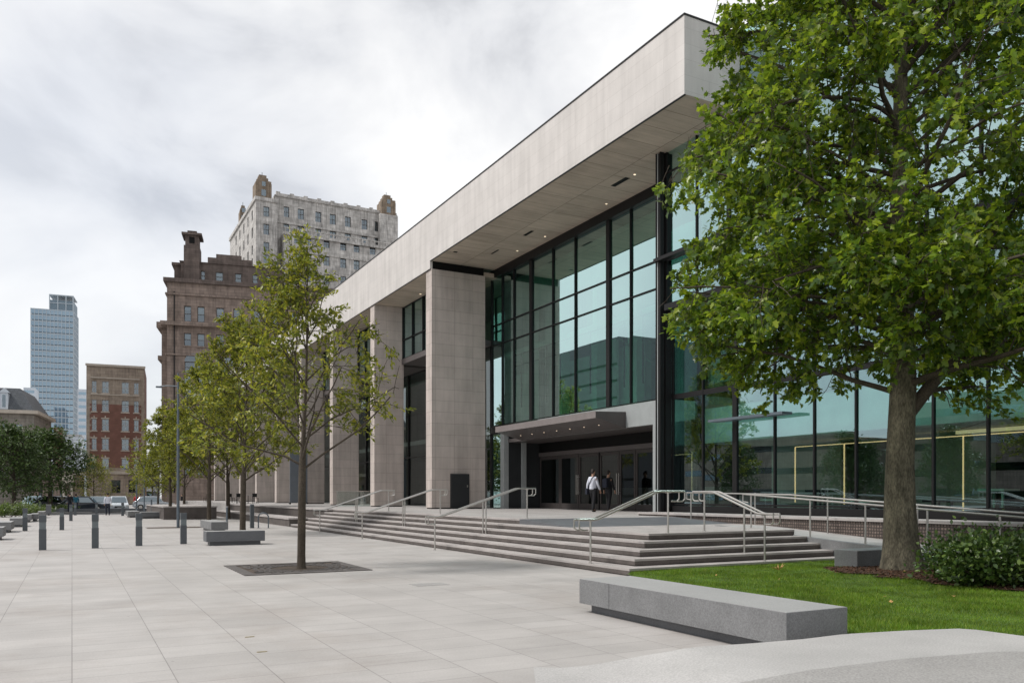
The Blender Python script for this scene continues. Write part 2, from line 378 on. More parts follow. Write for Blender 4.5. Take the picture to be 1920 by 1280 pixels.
M['carglass'] = glassmat('car_glass', (0.03,0.04,0.04), (0.6,0.7,0.75), 0.3)
M['lampglass'] = plain('headlamp', (0.7,0.7,0.68), rough=0.2)
M['bluegrey'] = plain('blue_grey_metal', (0.10,0.125,0.15), rough=0.45)
M['signgrey'] = plain('slate_blue_panel', (0.13,0.15,0.175), rough=0.5)

# ------------------------------------------------------------------ ground and plaza
def sheet(name, x0, x1, y0, y1, z, mat, kind='structure', th=0.0):
    b = MB(); b.quad((x0,y0,z),(x1,y0,z),(x1,y1,z),(x0,y1,z))
    return tag(b.build(name, mat), kind=kind)
sheet('ground', -900, 1100, -500, 1500, -0.16, M['concrete'])
b = MB(); b.box(-120, 60, -40, 76, -0.3, 0.0); tag(b.build('plaza', M['paving']), kind='structure')
b = MB(); b.box(-200, 60, 80, 92, -0.2, -0.13); tag(b.build('road', M['asphalt']), kind='structure')
b = MB(); b.box(-200, 150, 96, 106, -0.2, 0.0); tag(b.build('pavement', M['concrete']), kind='structure')

T = 0.147      # riser
def zT(k): return T * k
# ---- steps: slabs with a shadow gap under each nosing
SX0, SY0, TRX, TRY, SXE, SYE = 9.70, 13.10, 0.43, 0.40, 16.0, 41.5
st = thing('stone_steps', 'broad grey granite steps rising from the plaza to the museum terrace', 'steps', (SX0, SY0, 0))
for k in range(1, 6):
    x0 = SX0 + TRX*(k-1); y0 = SY0 + TRY*(k-1)
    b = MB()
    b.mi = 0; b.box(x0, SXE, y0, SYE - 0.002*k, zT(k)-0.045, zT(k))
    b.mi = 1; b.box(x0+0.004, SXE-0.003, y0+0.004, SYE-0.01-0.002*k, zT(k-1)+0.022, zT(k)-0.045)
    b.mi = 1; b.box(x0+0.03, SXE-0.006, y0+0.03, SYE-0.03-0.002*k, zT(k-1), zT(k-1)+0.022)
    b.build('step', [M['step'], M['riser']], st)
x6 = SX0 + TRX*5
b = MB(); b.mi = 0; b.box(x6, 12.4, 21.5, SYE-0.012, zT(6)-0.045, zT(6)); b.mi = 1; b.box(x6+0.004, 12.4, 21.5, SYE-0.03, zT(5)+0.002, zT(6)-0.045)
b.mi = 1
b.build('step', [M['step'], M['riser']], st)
ZT = zT(6); ZL = zT(5)
b = MB(); b.box(12.4, 24.5, 21.5, 118, 0.0, ZT); tag(b.build('terrace', M['terrace']), kind='structure')
b = MB()
b.extrude_x([(18.65, ZL+0.001), (21.5, ZL+0.001), (21.5, ZT)], x6, 17.8)
tag(b.build('sloped_paving', M['darkgranite']), kind='structure')
b = MB(); b.box(SXE, 17.8, 17.6, 21.5, 0.0, ZL); tag(b.build('landing', M['step']), kind='structure')
# ramp
def zR(y): return max(0.0, ZL - 0.062*max(0, 17.4-y))
b = MB()
b.extrude_x([(17.6, 0), (17.6, ZL), (4.6, zR(4.6)), (4.6, -0.1)], 16.21, 17.8)
tag(b.build('ramp', M['granite_top']), kind='structure')
rw = thing('ramp_wall', 'grey granite side wall of the ramp sloping down behind the maple trunk', 'wall', (15.4, 10, 0))
b = MB(); b.extrude_x([(17.6, 0), (17.6, ZL+0.012), (4.6, zR(4.6)+0.012), (4.6, -0.1)], 16.005, 16.207)
b.build('wall_body', M['granite'], rw)
cw = thing('cobble_wall', 'low wall faced with small brown cobbles under the right hand glass front', 'wall', (17.8, 10, 0))
b = MB(); b.box(17.803, 18.6, -2, 23.5, 0.0, 0.93); b.build('cobble_facing', M['cobble'], cw)
b = MB(); b.box(17.76, 18.92, -2, 23.52, 0.932, 1.0); b.build('coping', M['step'], cw, bevel=0.006)

# terrace edge beyond the steps: seat ledges
tw = thing('terrace_wall', 'long low brown granite terrace edge left of the steps behind the street trees', 'wall', (11.5, 55, 0))
b = MB(); b.box(11.6, 12.4, 41.52, 72, 0.0, 0.80); b.build('wall_body', M['riser'], tw)
b = MB(); b.box(11.55, 12.4, 41.5, 72, 0.802, ZT); b.build('coping', M['step'], tw)
b = MB(); b.box(9.75, 10.8, 42.0, 66, 0.0, 0.36); b.build('ledge', M['riser'], tw)
b = MB(); b.box(9.7, 10.8, 41.95, 66, 0.362, 0.44); b.build('ledge', M['step'], tw)
pw = thing('planter_wall', 'brown granite retaining wall at the far end of the plaza behind the lamp post', 'wall', (7, 58, 0))
b = MB(); b.box(5.3, 8.6, 58, 72, 0, 0.78); b.build('wall_body', M['riser'], pw)
b = MB(); b.box(5.25, 8.65, 57.95, 72, 0.782, 0.86); b.build('coping', M['step'], pw)

# ---- raised kerb mound in front right corner (built on a grid, smooth rise)
far_edge = [(0.2,7.6),(0.9,7.45),(1.4,7.3),(1.8,7.33),(2.18,7.45),(2.75,7.68),(3.23,7.95),(3.9,8.15),(4.61,8.30),(4.91,7.85),(5.4,7.2),(7,5.2),(9,3)]
def fe(r):
    for (a, da), (c, dc) in zip(far_edge, far_edge[1:]):
        if a <= r <= c: return da + (dc-da)*(r-a)/(c-a)
    return far_edge[-1][1]
def hm(r, d):
    t = min(1, max(0, (r-0.35)/1.45)); return 0.004 + 0.246*t*t*(3-2*t)
b = MB(); rs = np.linspace(0.2, 9, 60); NJ = 14
vs = []; fs = []
for r_ in rs:
    for j in range(NJ+1):
        d_ = 1.0 + (fe(r_)-1.0)*j/NJ
        vs.append((CS*r_+SN*d_, -SN*r_+CS*d_, hm(r_, d_)))
    d_ = fe(r_); vs.append((CS*r_+SN*d_, -SN*r_+CS*d_, -0.02))
K = NJ+2
for i in range(len(rs)-1):
    for j in range(NJ+1): fs.append((i*K+j, (i+1)*K+j, (i+1)*K+j+1, i*K+j+1))
b.add(vs, fs); o = b.build('path', M['granite_top'], smooth='auto'); tag(o, kind='structure')
b = MB(); inn = [(1.62,5.86),(2.3,6.3),(3.2,6.72),(4.1,7.02),(4.35,7.05),(4.62,6.9),(8.4,3.0),(6.0,0.9),(1.2,1.2)]
b.add([(CS*r_+SN*d_, -SN*r_+CS*d_, hm(1.9, d_)+0.004) for r_, d_ in inn], [tuple(range(len(inn)))[::-1]])
tag(b.build('inner_path', M['granite_mid']), kind='structure')

# ---- lawn
def zlawn(x, y):
    z = 0.09 + 0.012*max(0, 12.5-y)
    q = math.hypot((x-13.8)/2.0, (y-10.0)/1.7)
    z += 0.07*max(0, 1-q*q*0.6)
    return z + 0.012*math.sin(x*2.1)*math.cos(y*1.7)
def in_lawn(x, y):
    if x < 7.03 or x > 15.99 or y > SY0-0.01: return False
    if x < 9.72 and y > 9.5 + (x-7.03)*(3.59/2.69): return False
    r_ = CS*x - SN*y; d_ = SN*x + CS*y
    return d_ > fe(r_) - 0.05
vs = []; fs = []; idx = {}
gx = np.arange(7.03, 16.01, 0.12); gy = np.arange(0.6, 13.1, 0.12)
for i, x in enumerate(gx):
    for j, y in enumerate(gy):
        idx[i,j] = len(vs); vs.append((x, y, zlawn(x, y)))
for i in range(len(gx)-1):
    for j in range(len(gy)-1):
        xm, ym = gx[i]+0.06, gy[j]+0.06
        r_ = CS*xm - SN*ym; d_ = SN*xm + CS*ym
        if (in_lawn(xm, ym)): fs.append((idx[i,j], idx[i+1,j], idx[i+1,j+1], idx[i,j+1]))
b = MB(); b.add(vs, fs); b.quad((7.0,5.0,-0.01),(7.03,5.0,0.12),(7.03,9.5,0.1),(7.0,9.5,-0.01)); b.quad((7.03,9.5,-0.01),(7.03,9.5,0.12),(9.75,13.09,0.1),(9.75,13.09,-0.01))
tag(b.build('lawn_ground', M['soil'] if False else M['lawn'], smooth=True), kind='structure')
def mass(name, V, Fc, mat, parent=None, smooth=False):
    me = bpy.data.meshes.new(name)
    off = np.zeros(3)
    q = parent
    while q is not None: off += np.array(q.location); q = q.parent
    V = np.asarray(V, dtype=np.float32) - off.astype(np.float32)
    nf, k = Fc.shape
    me.vertices.add(len(V)); me.vertices.foreach_set('co', V.ravel())
    me.loops.add(nf*k); me.loops.foreach_set('vertex_index', Fc.ravel().astype(np.int32))
    me.polygons.add(nf); me.polygons.foreach_set('loop_start', np.arange(0, nf*k, k, dtype=np.int32)); 
    me.materials.append(mat); me.update(calc_edges=True); me.validate()
    o = bpy.data.objects.new(name, me); COL.objects.link(o)
    if parent is not None: o.parent = parent
    return o
rng = np.random.default_rng(5)
mulch_c = (13.75, 9.95)
def in_mulch(x, y, k=1.0):
    a = math.atan2(y-mulch_c[1], x-mulch_c[0])
    rr = (1.15 + 0.12*math.sin(3*a+1) + 0.08*math.sin(7*a))*k
    if math.hypot((x-mulch_c[0])/1.15, y-mulch_c[1]) < rr: return True
    return x > 12.3 and y < 9.6 and y > 6.2 and x - 12.3 > (9.6-y)*-0.3 - 0.2 and (x-12.3) > 0.25*math.sin(y*3)
P = []
while len(P) < 150000:
    x = rng.uniform(7.03, 15.99, 20000); y = rng.uniform(2.5, 13.09, 20000)
    for a, c in zip(x, y):
        if in_lawn(a, c) and not in_mulch(a, c, 1.02 + 0.1*rng.random()):
            dd = SN*a+CS*c
            if rng.random() < min(1, (9.5/dd)**1.2+0.15): P.append((a, c, zlawn(a, c)))
        if len(P) >= 150000: break
P = np.array(P); n = len(P)
an = rng.uniform(0, 2*np.pi, n); h = rng.uniform(0.028, 0.062, n)*(0.75+0.5*np.clip(np.sin(P[:,0]*2.3+np.sin(P[:,1]*3))*np.sin(P[:,1]*1.9),-0.6,1)); wd = rng.uniform(0.0022, 0.0042, n)*1.3
le = rng.normal(0, 0.45, (n,2))*h[:,None]
V = np.zeros((n,3,3))
V[:,0] = P + np.stack([np.cos(an)*wd, np.sin(an)*wd, -0.004+0*an], 1)
V[:,1] = P - np.stack([np.cos(an)*wd, np.sin(an)*wd, 0.004+0*an], 1)
V[:,2] = P + np.stack([le[:,0], le[:,1], h], 1)
tag(mass('lawn_grass', V.reshape(-1,3), np.arange(n*3).reshape(-1,3), M['blade']), 'short bright green lawn between the long granite bench and the steps', 'grass', kind='stuff')
# mulch
vs = []; fs = []; idx = {}
for i, x in enumerate(np.arange(12.0, 16.0, 0.08)):
    for j, y in enumerate(np.arange(6.0, 11.6, 0.08)):
        idx[i,j] = len(vs); vs.append((x, y, zlawn(x, y)+0.018+0.012*rng.random()))
for (i, j) in list(idx):
    if (i+1,j+1) in idx:
        x, y, _ = vs[idx[i,j]]
        if in_mulch(x+0.04, y+0.04, 1.0) and in_lawn(x, y): fs.append((idx[i,j], idx[i+1,j], idx[i+1,j+1], idx[i,j+1]))
b = MB(); b.add(vs, fs); tag(b.build('mulch_bed', M['mulch']), 'dark brown bark mulch round the foot of the maple', 'mulch', kind='stuff')
P = []
while len(P) < 9000:
    a, c = rng.uniform(12.0, 15.3), rng.uniform(6.2, 11.6)
    if in_mulch(a, c, 1.08) and in_lawn(a, c): P.append((a, c, zlawn(a, c)+0.03))
P = np.array(P); n = len(P)
u = rng.normal(size=(n,3)); u[:,2] *= 0.4; u /= np.linalg.norm(u, axis=1)[:,None]
v = np.cross(u, rng.normal(size=(n,3))*[0.3,0.3,1]); v /= np.linalg.norm(v, axis=1)[:,None]
a_ = rng.uniform(0.012, 0.035, n)[:,None]; b_ = rng.uniform(0.004, 0.01, n)[:,None]
V = np.stack([P-u*a_-v*b_, P+u*a_-v*b_, P+u*a_+v*b_, P-u*a_+v*b_], 1).reshape(-1,3)
tag(mass('mulch_chips', V, np.arange(n*4).reshape(-1,4), M['chip']), 'loose bark chips scattered over the mulch', 'mulch', kind='stuff')

# ------------------------------------------------------------------ museum
mus = thing('museum_building', 'modern museum with deep pale stone canopy, limestone piers and tall tinted glass walls', 'building', (16.6, 19.6, 0))
XC, XG, XRG, YE, YP = 16.6, 20.6, 18.9, 19.6, 23.55     # pier front, recessed glass, right glass, canopy end, post
ZF, ZTOP = 13.95, 16.38
NCOL = 9; CY = [39.8 + 9.25*k for k in range(NCOL)]; YEND = 118
# canopy body (stone band): right bay and left bays (lower by the reveal)
b = MB()
b.box(XC, XC+0.6, YE, CY[0]+0.1, ZF, ZTOP)
b.box(XC, XC+0.6, CY[0]+0.1, YEND, ZF-0.42, ZTOP)
b.box(XC+0.6, XRG-0.02, YE, YE+0.5, ZF, ZTOP)
o = b.build('stone_fascia', M['fascia'], mus)
b = MB(); b.box(XC-0.02, XC+0.7, YE-0.02, YEND, ZTOP+0.002, ZTOP+0.06); b.box(XC+0.7, XRG+0.3, YE-0.02, YE+0.6, ZTOP+0.002, ZTOP+0.06)
b.build('coping', M['mull'], mus)
b = MB(); b.box(XC+0.062, XG+0.4, YE+0.02, CY[0]+0.098, ZF-0.006, ZF+0.2); b.box(XC+0.062, XG+0.4, CY[0]+0.104, YEND, ZF-0.428, ZF-0.2)
b.build('soffit', M['soffit'], mus)
b = MB(); b.box(XC+0.004, XC+0.06, YE+0.004, CY[0]+0.098, ZF-0.03, ZF-0.001); b.box(XC+0.004, XC+0.06, CY[0]+0.102, YEND, ZF-0.45, ZF-0.421); b.build('drip_edge', M['mull'], mus)
b = MB(); b.box(XC+0.7, 46, YE+0.6, YEND, ZTOP-0.5, ZTOP-0.1); b.box(XRG+0.3, 46, -2, YE+0.6, ZTOP-0.3, ZTOP+0.1); b.build('roof', M['concrete'], mus)
b = MB(); b.box(44, 44.4, -2, YEND, 0, ZTOP-0.5); b.box(XG, 44, YEND-0.4, YEND, 0, ZTOP-0.5); b.box(XRG+0.2, 44, -2.2, -2.0, 0, ZTOP-0.3); b.build('rear_wall', M['limestone'], mus)
# soffit vents & downlights
for i, (px, py, wx, wy) in enumerate([(1163,341,0.22,1.0),(991,437,0.16,0.8),(928,472,0.10,0.8),(854,472,0.2,0.2)]):
    d_ = F*(ZF-CH)/(HZ-py); x_, y_ = W(px, d_)
    b = MB(); b.box(x_-wx/2, x_+wx/2, y_-wy/2, y_+wy/2, ZF-0.012, ZF+0.008); b.build('soffit_vent', M['black'], mus)
for px, py in [(1137,382),(970,470),(1022,443),(1190,327)]:
    d_ = F*(ZF-CH)/(HZ-py); x_, y_ = W(px, d_)
    b = MB(); b.cyl(x_, y_, ZF-0.010, ZF+0.006, 0.085, 14); f_ = b.build('downlight', M['steel'], mus)
    b = MB(); b.cyl(x_, y_, ZF-0.016, ZF-0.0102, 0.045, 14); b.build('lamp', M['downlight'], f_)
for k in range(1, 3):
    y_ = CY[k-1]+5.4; b = MB(); b.cyl(XC+1.6, y_, ZF-0.43, ZF-0.412, 0.08, 12); f_ = b.build('downlight', M['steel'], mus)
    b = MB(); b.cyl(XC+1.6, y_, ZF-0.436, ZF-0.4302, 0.06, 12); b.build('lamp', M['downlight'], f_)
# piers
for k, cy in enumerate(CY):
    b = MB()
    top = ZF-0.44
    b.box(XC+0.06, XC+3.2 if k == 0 else XC+2.0, cy, cy+0.78, ZT+0.06, top)
    o = b.build('stone_pier', M['limestone'], mus)
    b = MB(); b.box(XC+0.10, XC+3.16 if k == 0 else XC+1.96, cy+0.04, cy+0.74, ZT, ZT+0.06); b.build('pier_base', M['black'], mus)
    if k == 0:
        b = MB(); b.box(XC+0.15, XC+3.15, cy+0.08, cy+0.7, top, ZF+0.01); b.build('pier_cap_reveal', M['black'], mus)
b = MB(); b.box(17.72, 18.78, 39.64, 39.797, ZT+0.02, ZT+1.86); o = b.build('service_hatch', M['cabinet'], mus, bevel=0.008)
b = MB(); b.box(18.62, 18.68, 39.60, 39.638, ZT+1.15, ZT+1.27); b.build('latch', M['steel'], o)

def glazing(name, X, ys, zs, th=0.055, deep=0.05, glass=None, thick=(), zthick=(), wthick=0.16, label=None, fins=True, split=None):
    "curtain wall in the plane x = X: frame mesh with one pane child per opening"
    fr = MB(); ys = sorted(ys)
    z0, z1 = zs[0], zs[-1]
    for y in ys:
        w_ = wthick if y in thick else th
        fr.box(X-deep, X+0.05, y-w_/2, y+w_/2, z0, z1)
    for z in zs:
        w_ = 0.18 if z in zthick else th
        for a, c in zip(ys, ys[1:]):
            wa = (wthick if a in thick else th)/2; wc = (wthick if c in thick else th)/2
            fr.box(X-deep+0.012, X+0.045, a+wa, c-wc, max(z-w_/2, z0+0.001), min(z+w_/2, z1-0.001))
    f = fr.build(name, M['mull'], mus)
    for a, c in zip(ys, ys[1:]):
        for za, zb in zip(zs, zs[1:]):
            g = MB()
            dx_ = random.uniform(-0.0016, 0.0016)*(c-a); dz_ = random.uniform(-0.0022, 0.0022)*(zb-za)
            g.add([(X-dx_-dz_,a,za),(X+dx_-dz_,c,za),(X+dx_+dz_,c,zb),(X-dx_+dz_,a,zb)], [(0,3,2,1)])
            g.build('glass_pane', glass or M['glass'], f)
    return f
random.seed(3)
# recessed entrance bay upper glazing
pxs = [1240, 1184, 1142, 1080, 1038, 997, 965, 943, 915]
ys = [Yon(XG, p) for p in pxs]; ys[0] = YP+0.02; ys[-1] = CY[0]+0.7
th3 = [ys[2], ys[5]]
glazing('curtain_wall_frame', XG, ys, [5.42, 9.85, 10.95, ZF], thick=th3, zthick=[], wthick=0.26, deep=0.08)
b = MB(); b.box(XG-0.2, XG+0.06, YP, ys[-1], ZF-0.42, ZF+0.008); b.build('head_beam', M['mull'], mus)
b = MB(); b.box(XG-0.12, XG+0.1, YP+0.02, Yon(XG,1012), 4.44, 5.38); b.build('spandrel_panel', M['greypanel'], mus)
b = MB(); b.box(XG-0.10, XG+0.08, Yon(XG,1012)+0.003, ys[-1], 5.0, 5.38); b.build('spandrel_panel', M['mull'], mus)
# right glass volume
yr = [YP-0.3, Yon(XRG,1307), Yon(XRG,1367), Yon(XRG,1441), Yon(XRG,1515), Yon(XRG,1593), 13.1, 11.7, 10.2, 8.7, 7.2, 5.7, 4.2, 2.7, 1.2, -0.4, -1.9]
yr = sorted(yr)
glazing('curtain_wall_frame', XRG, yr, [8.32, 10.05, 13.2, ZTOP+0.2], thick=[yr[-3]], wthick=0.14)
glazing('curtain_wall_frame', XRG+0.28, yr, [1.02, 1.28, 5.15, 8.2], glass=M['glass_low'], zthick=[5.15], thick=[yr[-3]], wthick=0.2)
b = MB(); b.box(XRG-0.24, XRG+0.3, -1.9, YP-0.42, 8.2, 8.42); b.build('ledge_beam', M['mull'], mus)
b = MB(); b.box(XRG-0.42, XRG-0.161, YP-3.6, YP-0.02, 10.0, 10.12); b.build('ledge_beam', M['mull'], mus)
b = MB(); b.box(XRG-0.30, XRG+0.118, Yon(XRG,1480), Yon(XRG,1340), 4.02, 4.10); b.build('light_shelf', M['bluegrey'], mus)
b = MB(); b.box(XRG+0.14, XRG+0.33, -1.9, YP-0.42, 1.0, 1.22); b.build('sill', M['mull'], mus)
# corner post: steel column with fin
b = MB(); b.box(XRG-0.05, XRG+0.22, YP-0.28, YP, ZT, ZF+0.005); cpst = b.build('corner_post', M['mull'], mus)
b = MB(); b.quad((XRG+0.22,YP-0.05,ZT),(XG+0.05,YP-0.05,ZT),(XG+0.05,YP-0.05,ZF),(XRG+0.22,YP-0.05,ZF)); b.build('glass_pane', M['glass_low'], cpst)
b = MB(); b.box(XG-0.02, XG+0.06, YP-0.12, YP, ZT, ZF); b.box(XRG+0.22, XG-0.02, YP-0.11, YP-0.03, 5.1, 5.3); b.build('return_frame', M['mull'], mus)
b = MB(); b.box(XRG-0.28, XRG-0.10, YP-0.03, YP+0.02, ZT, ZF-0.003); b.box(XRG-0.28, XRG-0.10, YP-0.25, YP-0.20, ZT, ZF-0.003); b.box(XRG-0.21, XRG-0.17, YP-0.20, YP-0.03, ZT, ZF-0.003); b.build('steel_column', M['mull'], mus)
b = MB(); b.box(XRG-0.30, XRG-0.283, YP-0.14, YP-0.10, ZT, ZF-0.01); b.build('steel_fin', M['greypanel'], mus)
# entrance portal
YL, YR_ = Yon(XG, 950), Yon(XG, 1230)
XD = 22.66
b = MB(); b.box(XG-0.16, XG+0.12, YR_-0.35, YR_, ZT, 4.437); b.build('portal_jamb', M['greypanel'], mus)
b = MB(); b.box(XG-0.16, XG+0.12, YL, YL+0.42, ZT, 4.96); b.build('portal_jamb', M['greypanel'], mus)
b = MB(); b.box(XG+0.9, XG+1.15, YL-0.12, YL+0.2, ZT, 4.9); b.build('portal_jamb', M['greypanel'], mus)
b = MB(); b.box(XG+0.12, XD+0.1, YL+0.02, YL+0.4, ZT, 4.96); b.build('portal_side_wall', M['cabinet'], mus)
b = MB(); b.box(XG+0.12, XD+0.1, YR_-0.33, YR_-0.02, ZT, 4.43); b.build('portal_side_wall', M['cabinet'], mus)
b = MB(); b.box(XG+0.1, XD+0.3, YR_, YL, 4.44, 4.62); b.build('portal_ceiling', M['canopy'], mus)
b = MB(); b.box(XD-0.02, XD+0.14, YR_, YL, 3.92, 4.44); b.build('door_header', M['black'], mus)
b = MB(); b.box(XD-0.07, XD+0.12, YR_, YL, 3.70, 3.918); b.build('door_header', M['canopy'], mus)
dpx = [1227,1192,1161,1124,1085,1050,1012]
dy_ = [Yon(XD, p) for p in dpx]
for i, (a, c) in enumerate(zip(dy_, dy_[1:])):
    b = MB(); s_ = 0.10 if i in (0,5) else 0.13
    a2, c2 = a+0.02, c-0.02
    b.box(XD, XD+0.06, a2, a2+s_, ZT+0.01, 3.69); b.box(XD, XD+0.06, c2-s_, c2, ZT+0.01, 3.69)
    b.box(XD+0.002, XD+0.058, a2+s_, c2-s_, ZT+0.01, ZT+0.30); b.box(XD+0.002, XD+0.058, a2+s_, c2-s_, 3.52, 3.688)
    o = b.build('sidelight' if i in (0,5) else 'entrance_door', M['doorframe'], mus)
    g = MB(); g.quad((XD+0.03,a2+s_,ZT+0.3),(XD+0.03,c2-s_,ZT+0.3),(XD+0.03,c2-s_,3.52),(XD+0.03,a2+s_,3.52)); g.build('glass_pane', M['glass_dark'], o)
    if i not in (0,5):
        hy = c2-s_/2 if i in (1,3) else a2+s_/2
        g = MB(); g.tube([(XD-0.09,hy,ZT+0.75),(XD-0.09,hy,ZT+1.75)], 0.02, 8); g.tube([(XD-0.09,hy,ZT+0.85),(XD,hy,ZT+0.85)], 0.012, 6); g.tube([(XD-0.09,hy,ZT+1.65),(XD,hy,ZT+1.65)], 0.012, 6)
        g.build('handle', M['steel'], o)
# centre post between the pairs
b = MB(); b.box(XD-0.05, XD+0.14, dy_[3]-0.018, dy_[3]+0.018, ZT, 3.69); b.build('door_post', M['mull'], mus)
# left lower glass bay and under-lintel
glazing('curtain_wall_frame', XG, [YL+0.5, CY[0]+0.72], [ZT+0.02, 4.96])
# canopy over the doors: tapering slab
xf, ya, yb = 18.95, 27.9, 36.9
b = MB(); b.add([(xf,ya,4.80),(xf,yb,4.80),(XG-0.125,yb,4.42),(XG-0.125,ya,4.42),(xf,ya,5.05),(xf,yb,5.05),(XG-0.125,yb,5.10),(XG-0.125,ya,5.10)],
      [(0,1,2,3),(7,6,5,4),(0,4,5,1),(3,7,4,0),(1,5,6,2),(2,6,7,3)])
can = b.build('door_canopy', M['canopy'], mus)
b = MB()
b.box(xf-0.012, xf-0.001, ya-0.01, yb+0.01, 4.78, 5.07); b.build('canopy_edge', M['canopy_edge'], can)
for i in range(7):
    yy = ya+1.0+i*1.15; xx = 19.8; zz_ = 4.80-(xx-xf)/(XG-0.125-xf)*0.38
    b = MB(); b.cyl(xx, yy, zz_-0.008, zz_+0.004, 0.026, 10); b.build('canopy_light', M['downlight'], can)
# upper glass boxes and dark recessed glass in the left bays
for k in range(NCOL-1):
    a, c = CY[k]+0.78, CY[k+1]
    n_ = 5; yy = [a+(c-a)*i/n_ for i in range(n_+1)]
    far = k >= 3
    if far: yy = yy[::2] + [yy[-1]]
    glazing('curtain_wall_frame', XC+2.0, yy, [10.25, 11.45, ZF-0.42], deep=0.1)
    b = MB(); b.box(XC+1.86, XC+4.2, a, c, 9.9, 10.22); b.build('ledge_beam', M['canopy'], mus)
    glazing('curtain_wall_frame', XG, yy[::2]+([yy[-1]] if len(yy)%2==0 else []), [ZT+0.02, 4.2, 9.9] , deep=0.1, glass=M['glass_dark'])
# interior
b = MB(); b.box(XRG+0.4, 30, -1.9, YP-0.4, 0.9, 1.0); b.box(XD+0.2, 30, YP+0.1, YEND-1, ZT-0.1, ZT+0.002); b.build('interior_floor', M['infloor'], mus)
b = MB(); b.box(XRG+0.45, 30, -1.9, YP-0.42, 8.0, 8.25); b.box(XG+0.3, 30, YP+0.1, YEND-1, 5.05, 5.35); b.box(XG+1.6, 30, YP+0.1, YEND-1, 9.6, 9.85); b.build('interior_slab', M['inwhite'], mus)
b = MB(); b.box(30, 30.3, -1.9, YEND-1, 0.9, ZTOP-0.6); b.build('interior_wall', M['inwall'], mus)
b = MB(); b.box(XRG+1.5, XRG+1.8, -1.9, YP-0.6, 3.5, 4.75); b.box(XRG+3.2, XRG+3.5, -1.9, YP-0.6, 4.75, 8.0); b.build('interior_bulkhead', M['inwhite'], mus)
b = MB(); b.box(XG+1.7, XG+2.0, YP+0.4, CY[0]+1, 11.9, ZF); b.box(XG+2.6, XG+2.9, YP+6.5, CY[0]+3, 5.35, 8.7); b.build('interior_bulkhead', M['inwhite'], mus)
for x_, y0_, y1_ in [(24.2, 9.2, 12.2), (24.0, 14.6, 17.4), (23.6, 19.6, 22.8), (24.4, 3.2, 7.0)]:
    b = MB(); b.box(x_, x_+0.3, y0_, y1_, 1.0, 3.5); b.build('interior_wall', M['inwall'], mus)
for x_, y0_, y1_ in [(26.0, -1.9, 9.1), (25.8, 12.3, 19.4)]:
    b = MB(); b.box(x_, x_+0.3, y0_, y1_, 1.0, 3.5); b.build('interior_wall', M['indark'], mus)
for i in range(5):
    yy = YP+2.4+i*3.1; b = MB(); b.box(XG+1.3, XG+1.75, yy, yy+0.35, 5.35, 11.9); b.build('interior_column', M['inwhite'], mus)
b = MB(); b.box(XG+1.0, XG+1.05, YP+0.5, CY[0], 9.3, 9.36); b.box(XG+1.0, XG+1.05, YP+0.5, CY[0], 8.7, 8.75)
for i in range(12): b.box(XG+1.0, XG+1.05, YP+0.6+i*1.35, YP+0.65+i*1.35, 6.4, 9.3)
b.build('interior_railing', M['mull'], mus)
XI = 22.6
rp = random.Random(4)
y_ = YP+1.0
while y_ < CY[0]-1:
    wd_ = rp.uniform(0.8, 2.4); m_ = rp.choice(['inwhite','indark','inwhite','inwall','black'])
    z0_, z1_ = rp.choice([(5.36, 8.6), (5.36, 9.55), (6.2, 9.58)]); xx_ = XG+rp.uniform(1.9, 3.6)
    b = MB(); b.box(xx_, xx_+0.15, y_, min(y_+wd_, CY[0]), z0_, z1_); b.build('interior_panel', M[m_], mus)
    y_ += wd_+rp.uniform(0.1, 0.9)
y_ = YP+0.8
while y_ < CY[0]-1:
    wd_ = rp.uniform(1.4, 2.8); m_ = rp.choice(['inwhite','inwall','indark'])
    b = MB(); b.box(XG+3.0, XG+3.15, y_, min(y_+wd_, CY[0]), 9.86, 13.4); b.build('interior_panel', M[m_], mus)
    y_ += wd_+rp.uniform(0.1, 0.5)
b = MB(); b.tube([(XG+2.2, YP+2, 5.4), (XG+2.2, YP+9, 9.6)], 0.06, 8); b.tube([(XG+2.2, YP+2, 6.3), (XG+2.2, YP+9, 10.5)], 0.03, 6); b.build('interior_stair_rail', M['steel'], mus)
for i, (p_, wd_, hh_) in enumerate([(1400,0.7,0.75),(1455,0.9,0.45),(1540,0.8,0.75),(1625,1.0,0.42),(1770,0.9,0.45),(1870,0.7,0.75)]):
    y_ = Yon(21.2, p_); b = MB(); b.box(20.9, 21.6, y_-wd_/2, y_+wd_/2, 1.02+hh_-0.06, 1.02+hh_); b.box(20.95,21.0,y_-wd_/2+0.05,y_-wd_/2+0.1,1.0,1.02+hh_-0.06); b.box(21.5,21.55,y_+wd_/2-0.1,y_+wd_/2-0.05,1.0,1.02+hh_-0.06); b.build('lobby_table', M['inwall'] if i % 2 else M['black'], mus)
b = MB(); b.box(20.75, 29, -1.8, YP-0.7, 3.475, 3.5); b.build('lobby_ceiling', M['inwall'], mus)
def Yi(px): return Yon(XI, px)
b = MB(); b.box(XI, XI+0.06, 5.0, Yi(1490), 3.30, 3.325); b.build('light_strip', M['led'], mus)
b = MB(); b.box(XI-0.5, XI-0.44, 3.0, Yi(1812), 3.33, 3.43); b.build('light_cove', M['cove'], mus)
for p_, z0_ in ((1490,1.35),(1582,1.3),(1805,1.15)):
    b = MB(); b.box(XI, XI+0.05, Yi(p_)-0.009, Yi(p_)+0.009, z0_, 3.30); b.build('light_strip', M['led'], mus)
b = MB(); b.box(23.54, 23.598, Yon(23.5,1433), Yon(23.5,1396), 2.45, 2.95); b.build('wall_screen', M['black'], mus)
